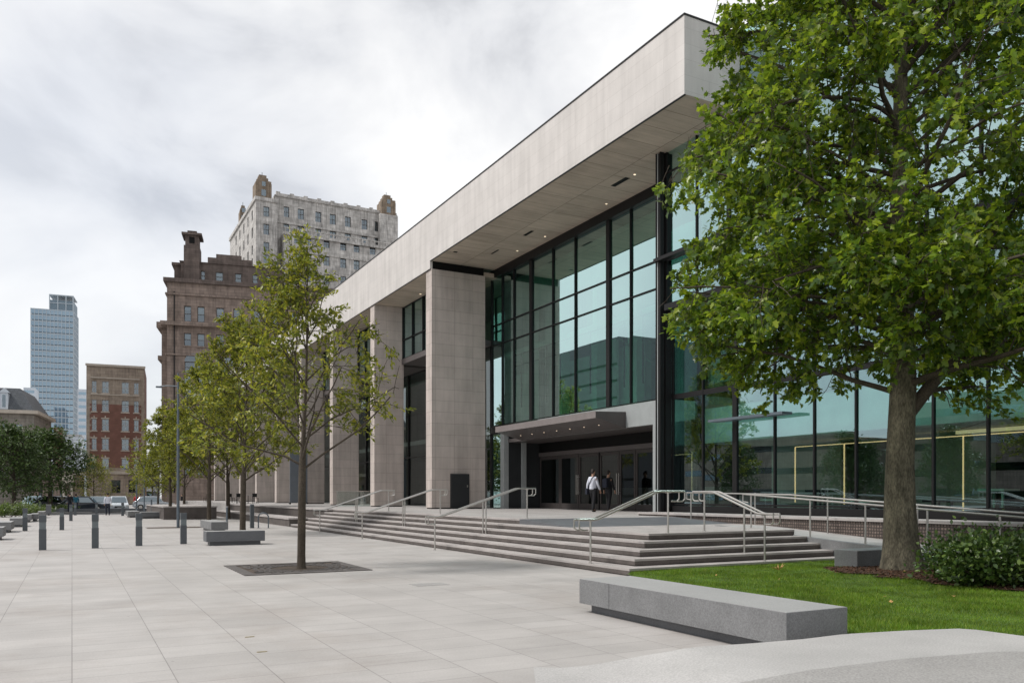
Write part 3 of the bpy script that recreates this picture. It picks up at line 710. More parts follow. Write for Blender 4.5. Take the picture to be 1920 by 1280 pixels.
# reception furniture behind the door glass
b = MB(); b.box(25.0, 26.0, 27.5, 36.5, ZT, ZT+1.1); b.build('reception_counter', M['inwall'], mus)
b = MB(); b.box(27.5, 27.8, YP+0.2, 60, ZT, 5.05); b.build('interior_wall', M['indark'], mus)

# ------------------------------------------------------------------ handrails
def rail_set(name, pts_dir, label, z_at, along, cross, length, ends, posts):
    pass
def handrail(label, origin, axis, z_prof, posts_s, gap=0.20, hgt=0.95, loops=True):
    """origin (x, y); axis unit vector up the flight; z_prof list of (s, ground z) for the rail line; posts_s list of (s, ground z, 'single'|'pair')"""
    ax = Vector((axis[0], axis[1], 0)); cr = Vector((-axis[1], axis[0], 0))
    o0 = Vector((origin[0], origin[1], 0))
    t = thing('handrail', label, 'handrail', (origin[0], origin[1], 0), 'stainless steel stair handrails')
    P_ = lambda s, c, z: o0 + ax*s + cr*c + Vector((0,0,z))
    for sd in (-1, 1):
        b = MB(); pts = [P_(s, sd*gap/2, z+hgt) for s, z in z_prof]
        # rounded bends
        q = [pts[0]]
        for i in range(1, len(pts)-1):
            a = pts[i] + (pts[i-1]-pts[i]).normalized()*0.08; c = pts[i] + (pts[i+1]-pts[i]).normalized()*0.08
            q += [a, (a+c+pts[i]*2)/4, c]
        q.append(pts[-1]); b.tube(q, 0.024, 10)
        if loops:
            e0 = pts[0]; b.tube([e0, e0+Vector((0,0,-0.17)), e0+ax*0.06+Vector((0,0,-0.22)), e0+ax*0.22+Vector((0,0,-0.22))], 0.017, 8)
            e0 = pts[-1]; b.tube([e0, e0+Vector((0,0,-0.17)), e0-ax*0.06+Vector((0,0,-0.22)), e0-ax*0.22+Vector((0,0,-0.22))], 0.017, 8)
        b.build('rail', M['steel'], t, smooth='auto')
    def zr(s):
        for (a, za), (c, zc) in zip(z_prof, z_prof[1:]):
            if a <= s <= c: return za+(zc-za)*(s-a)/(c-a)
        return z_prof[-1][1]
    for s, zg, kind in posts_s:
        for c in ((0,) if kind == 'single' else (-gap/2, gap/2)):
            b = MB(); b.tube([P_(s,c,zg), P_(s,c,zr(s)+hgt-0.02)], 0.022, 10)
            b.tube([P_(s,c,zg), P_(s,c,zg+0.008)], 0.045, 12)
            if kind == 'single': b.tube([P_(s,-gap/2,zr(s)+hgt-0.02), P_(s,gap/2,zr(s)+hgt-0.02)], 0.014, 8)
            b.build('post', M['steel'], t, smooth='auto')
    return t
lab = {34.7:'stainless handrail on the steps, farthest left of the four on the front flight', 28.9:'stainless handrail on the front steps, second from the left', 22.1:'stainless handrail on the front steps, third from the left, below the dark service hatch'}
for y_ in (34.7, 28.9, 22.1):
    handrail(lab[y_], (9.35, y_), (1,0), [(-0.25,0.02),(0.15,0.02),(2.75,ZT-0.02),(3.35,ZT-0.02)], [(0,0,'single'),(1.62,zT(3),'pair'),(3.1,ZT,'single')])
handrail('stainless handrail near the corner of the steps in front of the entrance canopy', (9.75, 14.55), (1,0), [(-0.35,0.13),(0.1,0.13),(1.75,ZL+0.0),(2.5,ZL)], [(0,zT(1),'single'),(2.1,ZL,'single')])
handrail('short stainless handrail on the side flight facing the lawn', (13.45, 13.2), (0,1), [(-0.35,0.24),(0.1,0.24),(1.55,ZL),(2.25,ZL)], [(0,zT(1),'single'),(0.62,zT(2),'single'),(1.95,ZL,'single')])
# ramp rail
rr = thing('ramp_handrail', 'long stainless handrail running down the ramp behind the maple', 'handrail', (15.75, 12, 0))
for xx, y1_ in ((16.11, 16.6), (17.55, 20.6)):
    b = MB(); pts = [(xx, y1_, zR(y1_)+0.95)] + [(xx, y_, zR(y_)+0.95) for y_ in (16.3, 13, 9, 4.2)]
    b.tube(pts, 0.024, 10)
    if True:
        b.tube([(xx,y1_,zR(y1_)+0.95),(xx,y1_,zR(y1_)+0.75),(xx,y1_-0.2,zR(y1_)+0.72)], 0.016, 8)
    b.build('rail', M['steel'], rr, smooth='auto')
for y_ in (16.3, 14.3, 12.7, 11.15, 9.6, 8.1, 6.6, 5.1):
    b = MB(); b.tube([(16.11,y_,zR(y_)), (16.11,y_,zR(y_)+0.94)], 0.022, 10); b.tube([(16.11,y_,zR(y_)+0.012),(16.11,y_,zR(y_)+0.02)], 0.045, 12); b.build('post', M['steel'], rr, smooth='auto')
for y_ in (20.4, 17.6, 15.0, 12.4, 9.8, 7.2, 4.6):
    b = MB(); b.tube([(17.55,y_,zR(y_)), (17.55,y_,zR(y_)+0.94)], 0.02, 10); b.build('post', M['steel'], rr, smooth='auto')

# ------------------------------------------------------------------ granite benches
def bench(label, x0, x1, y0, y1, z1=0.45, mat=None, gap=0.12, group='grey granite block benches', joint=None, ins=0.12, mats=None):
    t = thing('granite_bench', label, 'bench', ((x0+x1)/2, (y0+y1)/2, 0), group)
    b = MB()
    if joint is None: b.box(x0, x1, y0, y1, gap, z1)
    else:
        b.box(x0, x1, y0, joint-0.004, gap, z1); b.box(x0, x1, joint+0.004, y1, gap, z1); b.box(x0+0.01, x1-0.01, joint-0.003, joint+0.003, gap+0.01, z1-0.01)
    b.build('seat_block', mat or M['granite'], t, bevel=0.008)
    b = MB(); b.box(x0+0.006, x1-0.006, y0+0.006, y1-0.006, z1-0.0005, z1+0.003); b.build('lit_top', M['granite_lit'], t)  # thin paler sheet, brightness of the upward face painted in
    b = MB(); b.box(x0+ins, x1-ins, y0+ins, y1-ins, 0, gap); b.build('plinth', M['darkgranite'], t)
    return t
bench('long pale grey granite bench in the foreground along the lawn', 6.15, 7.02, 5.75, 9.45, joint=8.75)
def bpx(label, pxl, pxr, ybase, depth, h=0.45, mat='darkgranite', **k):
    p = WG(pxl, ybase); q = WG(pxr, ybase-(pxr-pxl)*0.02)
    # front edge parallel to x axis
    x0, y0 = p.x, p.y; d1 = None
    # width along x to reach column pxr
    lo, hi = x0, x0+12
    for _ in range(40):
        m_ = (lo+hi)/2; c = CX+F*(CS*m_-SN*y0)/(SN*m_+CS*y0)
        if c < pxr: lo = m_
        else: hi = m_
    return bench(label, x0, lo, y0, y0+depth, h, M[mat], **k)
bpx('dark granite bench with a stained front just beside the second street tree', 387, 497, 1023, 0.7)
bpx('granite bench behind the stained one, its long side seen', 396, 428, 998, 3.4, mat='granite')
bpx('low granite bench behind the third bollard from the left', 264, 305, 972, 1.2)
bpx('low pale granite block just right of the man in the white and grey top', 240, 262, 970, 3.2, mat='granite')
bpx('granite block bench at the left picture edge, nearest of the left row', -30, 6, 1013, 1.4, mat='granite', group=None)
bpx('granite block bench second from the front in the row at the left edge', -16, 21, 999, 2.2, mat='granite')
bpx('granite block bench third from the front in the left row, behind the second', 18, 43, 988, 2.4, mat='granite')
bpx('granite block bench fourth from the front in the left row', 42, 58, 979, 2.4, mat='granite')
bpx('granite block bench fifth in the left row, beside a small bollard', 57, 71, 977, 2.6, mat='granite')
bpx('granite block bench farthest back in the left row', 70, 84, 971, 3.0, mat='granite')
bpx('squat square granite planter block in front of the parked cars', 86, 96, 966, 1.0, h=0.85, mat='darkgranite')
bench('grey granite block seat behind the maple trunk', 13.65, 15.3, 10.95, 11.5, z1=0.50, mat=M['granite'], group=None)

# ------------------------------------------------------------------ bollards
def make_bollard(label, x, y, h=1.02):
    t = thing('bollard', label, 'bollard', (x, y, 0), 'square charcoal light bollards on the plaza')
    t.rotation_euler = (0,0,0)
    w_ = 0.095
    b = MB(); b.box(x-w_, x+w_, y-w_, y+w_, 0, h*0.60); b.build('shaft', M['bollard'], t, bevel=0.004)
    b = MB(); b.box(x-w_+0.008, x+w_-0.008, y-w_+0.008, y+w_-0.008, h*0.60, h*0.80); b.build('lamp_lens', M['bolglass'], t)
    b = MB(); b.box(x-w_, x+w_, y-w_, y+w_, h*0.80, h); b.build('cap', M['bollard'], t, bevel=0.004)
    return t
bl = [(80,1030.5,'dark square light bollard, the leftmost of the near row'),(178.5,1027,'dark square light bollard, second from left in the near row'),
      (260.5,1022.5,'dark square light bollard, third from left in the near row'),(344,1019,'dark square light bollard, rightmost of the near row near the lamp post'),
      (47,995,'light bollard beside the left row of granite benches'),(116,993,'light bollard in the middle distance between the two left near bollards'),
      (133,976,'light bollard behind the middle distance one, near the couple'),(141,965.5,'small far bollard in front of the person in teal'),
      (181,964.5,'small far bollard in front of the silver parked car'),(230,966.5,'small far bollard in front of the white parked car'),(75,960,'small far bollard with red top band by the left hedge')]
bp = None
for px, py, lb in bl:
    p = WG(px, py)
    if bp is None: bp = make_bollard(lb, p.x, p.y); bp.rotation_euler = (0,0,-YAW+R(24)+R(4))
    else: dup(bp, (p.x,p.y,0), lb, -YAW+R(28))

# ------------------------------------------------------------------ tree grate, markers, drain, leaves
tg = thing('tree_grate', 'square dark iron tree grate round the foremost street tree', 'tree grate', (4.35, 18.05, 0))
gx0, gx1, gy0, gy1 = 3.02, 5.65, 16.75, 19.35; gc = (4.4, 17.97)
b = MB()
for x0,x1,y0,y1 in ((gx0,gx1,gy0,gy0+0.28),(gx0,gx1,gy1-0.22,gy1),(gx0,gx0+0.22,gy0+0.28,gy1-0.22),(gx1-0.22,gx1,gy0+0.28,gy1-0.22)): b.box(x0,x1,y0,y1,-0.01,0.016)
b.build('frame', M['iron'], tg)
b = MB(); b.box(gx0+0.2, gx1-0.2, gy0+0.2, gy1-0.2, -0.05, 0.003); b.build('soil', M['soil'], tg)
b = MB()
for i in range(4):
    r0 = 0.62 + i*0.14
    for s in range(32):
        a0 = 2*math.pi*s/32; a1 = a0+2*math.pi/32*0.82
        if max(abs(math.cos(a0)),abs(math.sin(a0)))*(r0+0.1) > 1.06: continue
        b.add([(gc[0]+rr_*math.cos(a), gc[1]+rr_*math.sin(a), z_) for z_ in (0.004,0.014) for rr_, a in ((r0,a0),(r0+0.095,a0),(r0+0.095,a1),(r0,a1))],
              [(4,5,6,7),(0,1,5,4),(1,2,6,5),(2,3,7,6),(3,0,4,7)])
for k in range(48):
    a = 2*math.pi*k/48; r0 = 1.16; 
    if k % 6 in (0,): continue
    r1_ = min(1.10/max(abs(math.cos(a)),abs(math.sin(a)))*0.99, 1.5)
    if r1_ > r0+0.05: b.tube([(gc[0]+r0*math.cos(a),gc[1]+r0*math.sin(a),0.008),(gc[0]+r1_*math.cos(a),gc[1]+r1_*math.sin(a),0.008)], 0.02, 4)
b.build('slotted_plate', M['iron'], tg)
def flat(name, label, cat, corners, mat, z=0.006):
    b = MB(); c = sum((Vector(q) for q in corners), Vector())/4
    b.prism([(q.x,q.y) for q in corners], 0.0005, z); o = b.build(name, mat); 
    return tag(o, label, cat)
def rect(px, py, wx, wy, rz=0):
    p = WG(px, py); c, s = math.cos(rz), math.sin(rz)
    return [Vector((p.x+c*a-s*b_, p.y+s*a+c*b_, 0)) for a, b_ in ((-wx/2,-wy/2),(wx/2,-wy/2),(wx/2,wy/2),(-wx/2,wy/2))]
flat('ground_plate', 'small brass plate set in the paving, the farther of the two', 'floor plate', rect(468,1193.5,0.10,0.035,0.05), M['brass'])
flat('ground_plate', 'small brass plate set in the paving, the nearer of the two', 'floor plate', rect(491,1221.5,0.10,0.035,0.05), M['brass'])
flat('drain_cover', 'thin dark rectangular cover plate set in the plaza right of the tree grate', 'drain cover', rect(805,1095,0.62,0.42,0.0), M['granite_mid'], 0.004)
lf = MB(); random.seed(8)
cpt = Vector((*W(1460, 15.75), 0)); cpt.z = zT(1)+0.01
tl_ = thing('fallen_leaf', 'curled tan dry leaf lying on the edge of the lowest step by the lawn', 'leaf', cpt)
for k in range(7):
    a = 2*math.pi*k/7; r_ = random.uniform(0.10,0.17)
    lf.add([cpt, cpt+Vector((math.cos(a-0.25)*r_*0.6, math.sin(a-0.25)*r_*0.6, 0.05)), cpt+Vector((math.cos(a)*r_, math.sin(a)*r_, 0.03+random.uniform(0,0.12))), cpt+Vector((math.cos(a+0.25)*r_*0.6, math.sin(a+0.25)*r_*0.6, 0.05))], [(0,1,2,3)])
lf.build('blade', M['leaf_tan'], tl_)

rngl = np.random.default_rng(77); LV = []; LF = []
k_ = 0
while k_ < 24:
    a, c = rngl.uniform(7.2, 15.2), rngl.uniform(4.5, 13.0)
    if not in_lawn(a, c): continue
    z_ = zlawn(a, c)+0.035; th_ = rngl.uniform(0, 6.28); sz_ = rngl.uniform(0.02, 0.05); ca, sa = math.cos(th_)*sz_, math.sin(th_)*sz_; i0 = len(LV)
    LV += [(a-ca, c-sa, z_), (a+sa*0.6, c-ca*0.6, z_+0.01), (a+ca, c+sa, z_+rngl.uniform(0,0.03)), (a-sa*0.6, c+ca*0.6, z_+0.008)]; LF.append((i0,i0+1,i0+2,i0+3)); k_ += 1
b = MB(); b.add(LV, LF); tag(b.build('leaf_litter', M['leaf_tan']), 'small dry leaves scattered on the lawn under the maple', 'leaves', kind='stuff')
# ------------------------------------------------------------------ trees
def polyline(rng, p, d, length, nseg, wander, trop):
    pts = [p.copy()]; d = d/np.linalg.norm(d)
    for i in range(nseg):
        d = d + rng.normal(0, wander, 3) + np.array([0,0,trop]); d /= np.linalg.norm(d)
        p = p + d*length/nseg; pts.append(p.copy())
    return np.array(pts), d
def tubes(polys, n_default=5):
    V = []; Fq = []; base_ = 0
    for pts, rad in polys:
        n = 10 if rad[0] > 0.12 else (6 if rad[0] > 0.02 else 4)
        m_ = len(pts)
        t = np.gradient(pts, axis=0); t /= np.linalg.norm(t, axis=1)[:,None]+1e-9
        ref = np.array([1.0,0,0]) if abs(t[0][0]) < 0.8 else np.array([0,1.0,0])
        u = np.cross(t, ref); u /= np.linalg.norm(u, axis=1)[:,None]+1e-9
        v = np.cross(t, u)
        a = np.arange(n)*2*np.pi/n
        ring = pts[:,None,:] + (u[:,None,:]*np.cos(a)[None,:,None] + v[:,None,:]*np.sin(a)[None,:,None])*rad[:,None,None]
        V.append(ring.reshape(-1,3))
        i, k = np.meshgrid(np.arange(m_-1), np.arange(n), indexing='ij')
        q = np.stack([i*n+k, i*n+(k+1)%n, (i+1)*n+(k+1)%n, (i+1)*n+k], -1).reshape(-1,4) + base_
        Fq.append(q); base_ += m_*n
    return np.concatenate(V), np.concatenate(Fq)
LEAF_MAPLE = (np.array([[0,0,0],[0.30,0.02,0.03],[0.24,0.20,0.04],[0.52,0.42,0.06],[0.22,0.50,0.05],[0.22,0.72,0.04],[0,1.0,-0.04],[-0.22,0.72,0.04],[-0.22,0.50,0.05],[-0.52,0.42,0.06],[-0.24,0.20,0.04],[-0.30,0.02,0.03]]),
              [(0,1,2,3,4,5,6),(0,6,7,8,9,10,11)])
LEAF_OVAL = (np.array([[0,0,0],[0.24,0.45,0.05],[0,1.0,-0.03],[-0.24,0.45,0.05]]), [(0,1,2,0),(0,2,3,0)])
def leaves(rng, P, D, size, kind, droop=0.3, flat_=0.6):
    n = len(P); tmpl, faces = kind
    d = D + rng.normal(0, 0.7, (n,3)); d[:,2] -= droop; d /= np.linalg.norm(d, axis=1)[:,None]
    up = rng.normal(0, flat_, (n,3)); up[:,2] += 1.0
    s = np.cross(d, up); s /= np.linalg.norm(s, axis=1)[:,None]+1e-9
    nn = np.cross(s, d)
    sz = size*rng.uniform(0.65, 1.2, n)
    V = P[:,None,:] + sz[:,None,None]*(s[:,None,:]*tmpl[None,:,0:1] + d[:,None,:]*tmpl[None,:,1:2] + nn[:,None,:]*tmpl[None,:,2:3])
    k = len(tmpl)
    fs = []
    for f in faces:
        f = [x for i, x in enumerate(f) if i == 0 or x != f[0]]
        fs.append(np.array(f)[None,:] + (np.arange(n)*k)[:,None])
    return V.reshape(-1,3), np.concatenate(fs) if len(set(len(x[0]) for x in fs)) == 1 else fs
def tree_mesh(rng, base_pt, trunk, limbs, leaf_kind, leaf_size, leaf_mat, bark, root, twig_len=(0.35,0.7), sub_n=(7,10), twig_n=(5,7), leaf_n=(8,11), trunk_bark=None, sub_len=0.38, droop=0.3, crown_keep=None, leaf_off=0.06, limb_start_sub=0.25):
    """trunk: (pts, radii); limbs: list of (start point, direction, length, radius, tropism)"""
    wood = []; anchors = []; adir = []
    def cut(pts, rad, need=True):
        if crown_keep is None: return pts, rad
        k = crown_keep(pts); ok = False; n_ = len(pts)
        for i, a in enumerate(k):
            if a: ok = True
            elif ok: n_ = max(i, 2); break
        if not k.any(): return (None, None) if need else (pts[:3], rad[:3])
        return pts[:n_], rad[:n_]
    for (p, d, ln, r0, trop) in limbs:
        pts, dd = polyline(rng, np.array(p, float), np.array(d, float), ln, 8, 0.09, trop)
        rad = np.linspace(r0, r0*0.22, len(pts)); wood.append(cut(pts, rad, False))
        ns = rng.integers(*sub_n)
        for i in range(ns):
            f = limb_start_sub + (1-limb_start_sub)*(i+rng.random())/ns
            q = f*(len(pts)-1); a = int(min(q, len(pts)-2)); p1 = pts[a]+(pts[a+1]-pts[a])*(q-a)
            tdir = pts[a+1]-pts[a]; tdir /= np.linalg.norm(tdir)
            side = np.cross(tdir, rng.normal(size=3)); side /= np.linalg.norm(side)
            sd = tdir*rng.uniform(0.3,0.8)+side*rng.uniform(0.6,1.0)
            sl_ = ln*sub_len*rng.uniform(0.6,1.15)*(1.15-0.55*f)
            sp, _ = polyline(rng, p1, sd, sl_, 5, 0.14, trop*0.6)
            sr = np.linspace(max(r0*0.32*(1.1-f),0.008), 0.004, len(sp)); sp2, sr2 = cut(sp, sr)
            if sp2 is None: continue
            if len(sp2) > 1: wood.append((sp2, sr2))
            nt_ = rng.integers(*twig_n)
            for j in range(nt_):
                g = 0.2+0.8*(j+rng.random())/nt_
                q2 = g*(len(sp)-1); a2 = int(min(q2, len(sp)-2)); p2 = sp[a2]+(sp[a2+1]-sp[a2])*(q2-a2)
                t2 = sp[a2+1]-sp[a2]; t2 /= np.linalg.norm(t2)
                s2 = np.cross(t2, rng.normal(size=3)); s2 /= np.linalg.norm(s2)
                tp, _ = polyline(rng, p2, t2*rng.uniform(0.4,1)+s2*rng.uniform(0.5,1), rng.uniform(*twig_len), 3, 0.15, trop*0.3)
                if crown_keep is not None and not crown_keep(tp[-1:])[0]: continue
                wood.append((tp, np.linspace(0.006, 0.0025, len(tp))))
                nl = rng.integers(*leaf_n)
                fr = rng.uniform(0.15, 1.02, nl)*(len(tp)-1)
                ii = np.clip(fr.astype(int), 0, len(tp)-2)
                pp = tp[ii]+(tp[ii+1]-tp[ii])*(fr-ii)[:,None]
                anchors.append(pp + rng.normal(0, leaf_off, (nl,3))*0.5); adir.append(np.repeat(((tp[-1]-tp[0])/np.linalg.norm(tp[-1]-tp[0]))[None,:], nl, 0))
    A = np.concatenate(anchors); D = np.concatenate(adir)
    if crown_keep is not None:
        k = crown_keep(A); A = A[k]; D = D[k]
    V, Fq = tubes([trunk]); o = mass('trunk', V, Fq, trunk_bark or bark, root); o.data.polygons.foreach_set('use_smooth', [True]*len(o.data.polygons))
    V, Fq = tubes(wood); o2 = mass('branches', V, Fq, bark, root)
    V, fs = leaves(rng, A, D, leaf_size, leaf_kind, droop)
    o3 = mass('crown', V, fs, leaf_mat, root)
    return len(A)

# --- the big maple on the lawn
rng = np.random.default_rng(21)
bx, by = 13.78, 10.05; bz = zlawn(bx, by)
mp_ = thing('maple_tree', 'tall leafy green maple with a thick mottled trunk standing on the lawn', 'tree', (bx, by, bz))
tz = np.array([0,0.12,0.3,0.6,1.2,2.0,2.8,3.6,4.6,6,7.5,9.5,11.5,13.2]); 
tr = np.array([0.44,0.395,0.35,0.315,0.280,0.25,0.238,0.228,0.195,0.19,0.15,0.11,0.07,0.03])
tx = bx + np.array([0,0,0,0,-0.01,-0.01,0,0.0,-0.06,-0.08,-0.02,-0.04,0.02,0.05])
ty = by + 0.05*np.sin(tz)
tp = np.stack([tx, ty, bz-0.05+tz], 1)
limbs = []
NL = 62
for i in range(NL):
    f = i/(NL-1); zz_ = 3.35 + f*9.0
    az = i*2.39996 + rng.normal(0,0.25)
    ext = 4.3*math.sqrt(max(0.05, 1-((zz_-6.4)/8.2)**2)) * rng.uniform(0.72,1.05)
    if zz_ < 4.8: ext *= 0.80+0.2*(zz_-3.3)/1.5
    el = 0.12 + 0.75*f + rng.normal(0,0.1)
    if zz_ < 4.8: el = 0.42
    k = int(np.searchsorted(tz, zz_-bz)); k = min(k, len(tz)-1)
    p0 = [np.interp(zz_-bz, tz, tx), np.interp(zz_-bz, tz, ty), zz_]
    limbs.append((p0, [math.cos(az)*math.cos(el), math.sin(az)*math.cos(el), math.sin(el)], ext*1.08, 0.055*(1.15-0.6*f)*rng.uniform(0.7,1.15)+0.01, -0.035 if zz_ < 8 else 0.0))
# the strong right hand fork low on the trunk
limbs.append(([bx+0.12, by-0.05, 3.15], [0.55,-0.45,1.0], 4.6, 0.13, 0.0))
limbs.append(([bx+0.0, by-0.05, 5.0], [0.62,-0.5,0.75], 4.2, 0.085, 0.0))
limbs.append(([bx-0.02, by, 6.6], [-0.55,0.45,0.55], 4.2, 0.07, -0.02))
# drooping low boughs to the left
for az, z_, ln in ((2.55,4.3,4.3),(2.9,4.9,4.5),(2.2,4.6,4.2),(3.3,5.6,4.6),(2.7,6.6,4.8),(2.35,7.6,4.8),(3.0,8.6,4.6),(5.6,4.6,4.0),(5.2,4.2,3.4),(4.4,4.4,3.6),(3.8,4.5,3.8),(2.6,9.8,4.3),(2.0,5.6,4.2)):
    limbs.append(([bx, by, z_], [math.cos(az), math.sin(az), 0.42], ln, 0.05, -0.055))
def keep_big(A):
    q = ((A[:,0]-bx)**2+(A[:,1]-by)**2)**0.5
    low = 3.25 + 0.10*np.sin(A[:,0]*2.1) + 0.25*np.cos(A[:,1]*1.7) + 0.25*(q<1.4)
    rm = 4.35 - 0.2*np.clip(A[:,2]-7.5,0,9) - 0.9*np.clip(4.6-A[:,2],0,1.4) + 0.25*np.sin(A[:,2]*2.7+np.arctan2(A[:,1]-by,A[:,0]-bx)*5)
    return (A[:,2] > low) & (q < rm)
nl_ = tree_mesh(rng, None, (tp, tr), limbs, LEAF_MAPLE, 0.125, M['leaf_big'], M['bark_dark'], mp_, sub_n=(11,14), twig_n=(7,9), leaf_n=(11,15), trunk_bark=M['bark'], droop=0.45, crown_keep=keep_big, sub_len=0.36, twig_len=(0.35,0.65))
print('maple leaves', nl_)

# --- plaza street trees
def street_tree(seed, loc, label, h=7.4, spread=2.1, stem=2.2, r=0.088, mat='leaf_small', dens=1.2, group='young street trees in a row along the plaza', lsize=0.115, nm='street_tree'):
    rng = np.random.default_rng(seed)
    t = thing(nm, label, 'tree', loc, group)
    z0 = np.array([0,0.06,0.3,stem*0.5,stem,stem+0.7,stem+0.45*(h-stem),h*0.97]); rr_ = np.array([r*1.35,r*1.12,r*1.03,r,r*0.95,r*0.55,r*0.3,r*0.06])
    tx_ = loc[0] + np.array([0,0,0,0.01,0.02,0.05,0.12,0.15])*h/7.4; ty_ = loc[1]+np.zeros(8)
    tp_ = np.stack([tx_, ty_, loc[2]+z0], 1)
    limbs = []; n = 24
    for i in range(n):
        f = i/(n-1); zz = stem-0.05 + (h-stem)*0.78*f**1.15
        az = i*2.39996+rng.normal(0,0.3)
        el = 0.62+0.50*f+rng.normal(0,0.08)
        ln = (spread*1.55)*(1-0.62*f)*rng.uniform(0.8,1.08)
        limbs.append(([np.interp(zz,z0,tx_), loc[1], loc[2]+zz], [math.cos(az)*math.cos(el), math.sin(az)*math.cos(el), math.sin(el)], ln, r*0.28*(1.1-0.6*f), 0.015))
    tree_mesh(rng, None, (tp_, rr_), limbs, LEAF_OVAL, lsize, M[mat], M['bark_dark'], t, sub_n=(8,11), twig_n=(6,8), leaf_n=(int(11*dens),int(17*dens)), twig_len=(0.25,0.55), sub_len=0.45, droop=0.2, crown_keep=lambda A: (np.hypot(A[:,0]-loc[0], A[:,1]-loc[1]) < spread*1.08-0.92*np.clip((A[:,2]-loc[2]-0.5*h)/(0.5*h),0,1)*spread+0.12*spread*np.sin(A[:,2]*3.1+4*np.arctan2(A[:,1]-loc[1],A[:,0]-loc[0]))) & (A[:,2] > loc[2]+stem+0.1))
    return t
p = WG(565, 1065)
t1 = street_tree(4, (p.x,p.y,0), 'slender street tree with open green crown growing from the iron grate', h=7.0, spread=2.5)
p = WG(455, 1000); t2 = street_tree(9, (p.x,p.y,0), 'street tree behind the dark stained bench, second in the row', h=9.4, spread=3.1, r=0.12, lsize=0.14, dens=1.8)
def dt(px, py, lb, s=1.0, rz=1.0, src=None, sz=None):
    p = WG(px, py); return dup(src or t2, (p.x,p.y,0), lb, rz, (s,s,sz or s))
dt(392, 976, 'street tree with yellowing lower leaves left of the second one in the row', 1.1, 1.1)
dt(428, 972, 'thin street tree partly hidden behind the bike stand', 1.1, 2.6)
dt(319.5, 972.5, 'street tree just left of the tall lamp post', 0.92, 4.0, sz=0.84)
dt(345, 964, 'street tree deep in the row behind the lamp post', 0.9, 5.3)
dt(296, 960, 'small street tree at the far end of the row', 0.75, 0.4, sz=0.7)

# --- background trees (dark)
def round_tree(seed, loc, label, h, spread, stem, r, mat, lsize, n=34, dens=8, group='trees at the far end of the plaza', nm='park_tree'):
    rng = np.random.default_rng(seed)
    t = thing(nm, label, 'tree', loc, group)
    z0 = np.array([0,0.3,stem,stem+0.4*(h-stem),h*0.9]); rr_ = np.array([r*1.3,r,r*0.85,r*0.45,r*0.1])
    tp_ = np.stack([loc[0]+0*z0, loc[1]+0*z0, loc[2]+z0], 1)
    limbs = []
    for i in range(n):
        f = i/(n-1); zz = stem+(h-stem)*0.8*f; az = i*2.39996
        el = 0.15+0.95*f+rng.normal(0,0.1)
        ln = spread*math.sqrt(max(0.12,1-(f*0.9)**2))*rng.uniform(0.75,1.1)
        limbs.append(([loc[0],loc[1],loc[2]+zz],[math.cos(az)*math.cos(el), math.sin(az)*math.cos(el), math.sin(el)], ln, r*0.3, 0.0))
    tree_mesh(rng, None, (tp_, rr_), limbs, LEAF_OVAL, lsize, M[mat], M['bark_dark'], t, sub_n=(6,8), twig_n=(4,6), leaf_n=(dens-2,dens+2), twig_len=(0.5,1.1), sub_len=0.40, droop=0.3, leaf_off=0.3)
    return t
def gp(px, d, z=0): x, y = W(px, d); return (x, y, z)
bt = round_tree(31, gp(26, 78), 'dark green tree at the left picture edge in front of the mansard house', 7.6, 3.4, 2.3, 0.2, 'leaf_dark', 0.32)
dup(bt, gp(94, 88), 'broad dark green tree between the glass tower and the red brick block', 2.0, (1.25,1.25,1.03))
dup(bt, gp(-25, 84), 'dark tree cut off by the left picture edge', 4.0, (1.1,1.1,1.0))
bt2 = round_tree(35, gp(176, 92), 'small light green tree in front of the red brick block', 5.2, 2.2, 1.6, 0.09, 'leaf_small', 0.16, n=20, dens=8)
dup(bt2, gp(286, 100), 'small bushy tree between the red brick block and the brown block', 3.0, (1.1,1.1,1.25))
# trees across the plaza, outside the frame, seen in the glass
for i, (x_, y_, s_) in enumerate([(-36,22,0.95),(-40,36,1.0),(-37,50,0.95),(-41,64,1.0),(-38,80,1.0),(-34,8,0.9)]):
    dup(bt, (x_, y_, 0), ['park tree mirrored in the glass, nearest the camera of the opposite row','park tree mirrored in the glass, second of the opposite row','park tree mirrored in the glass, third of the opposite row','park tree mirrored in the glass, fourth of the opposite row','park tree mirrored in the glass, fifth and farthest of the opposite row','park tree mirrored in the glass, just beside the viewer'][i], i*1.3, s_)

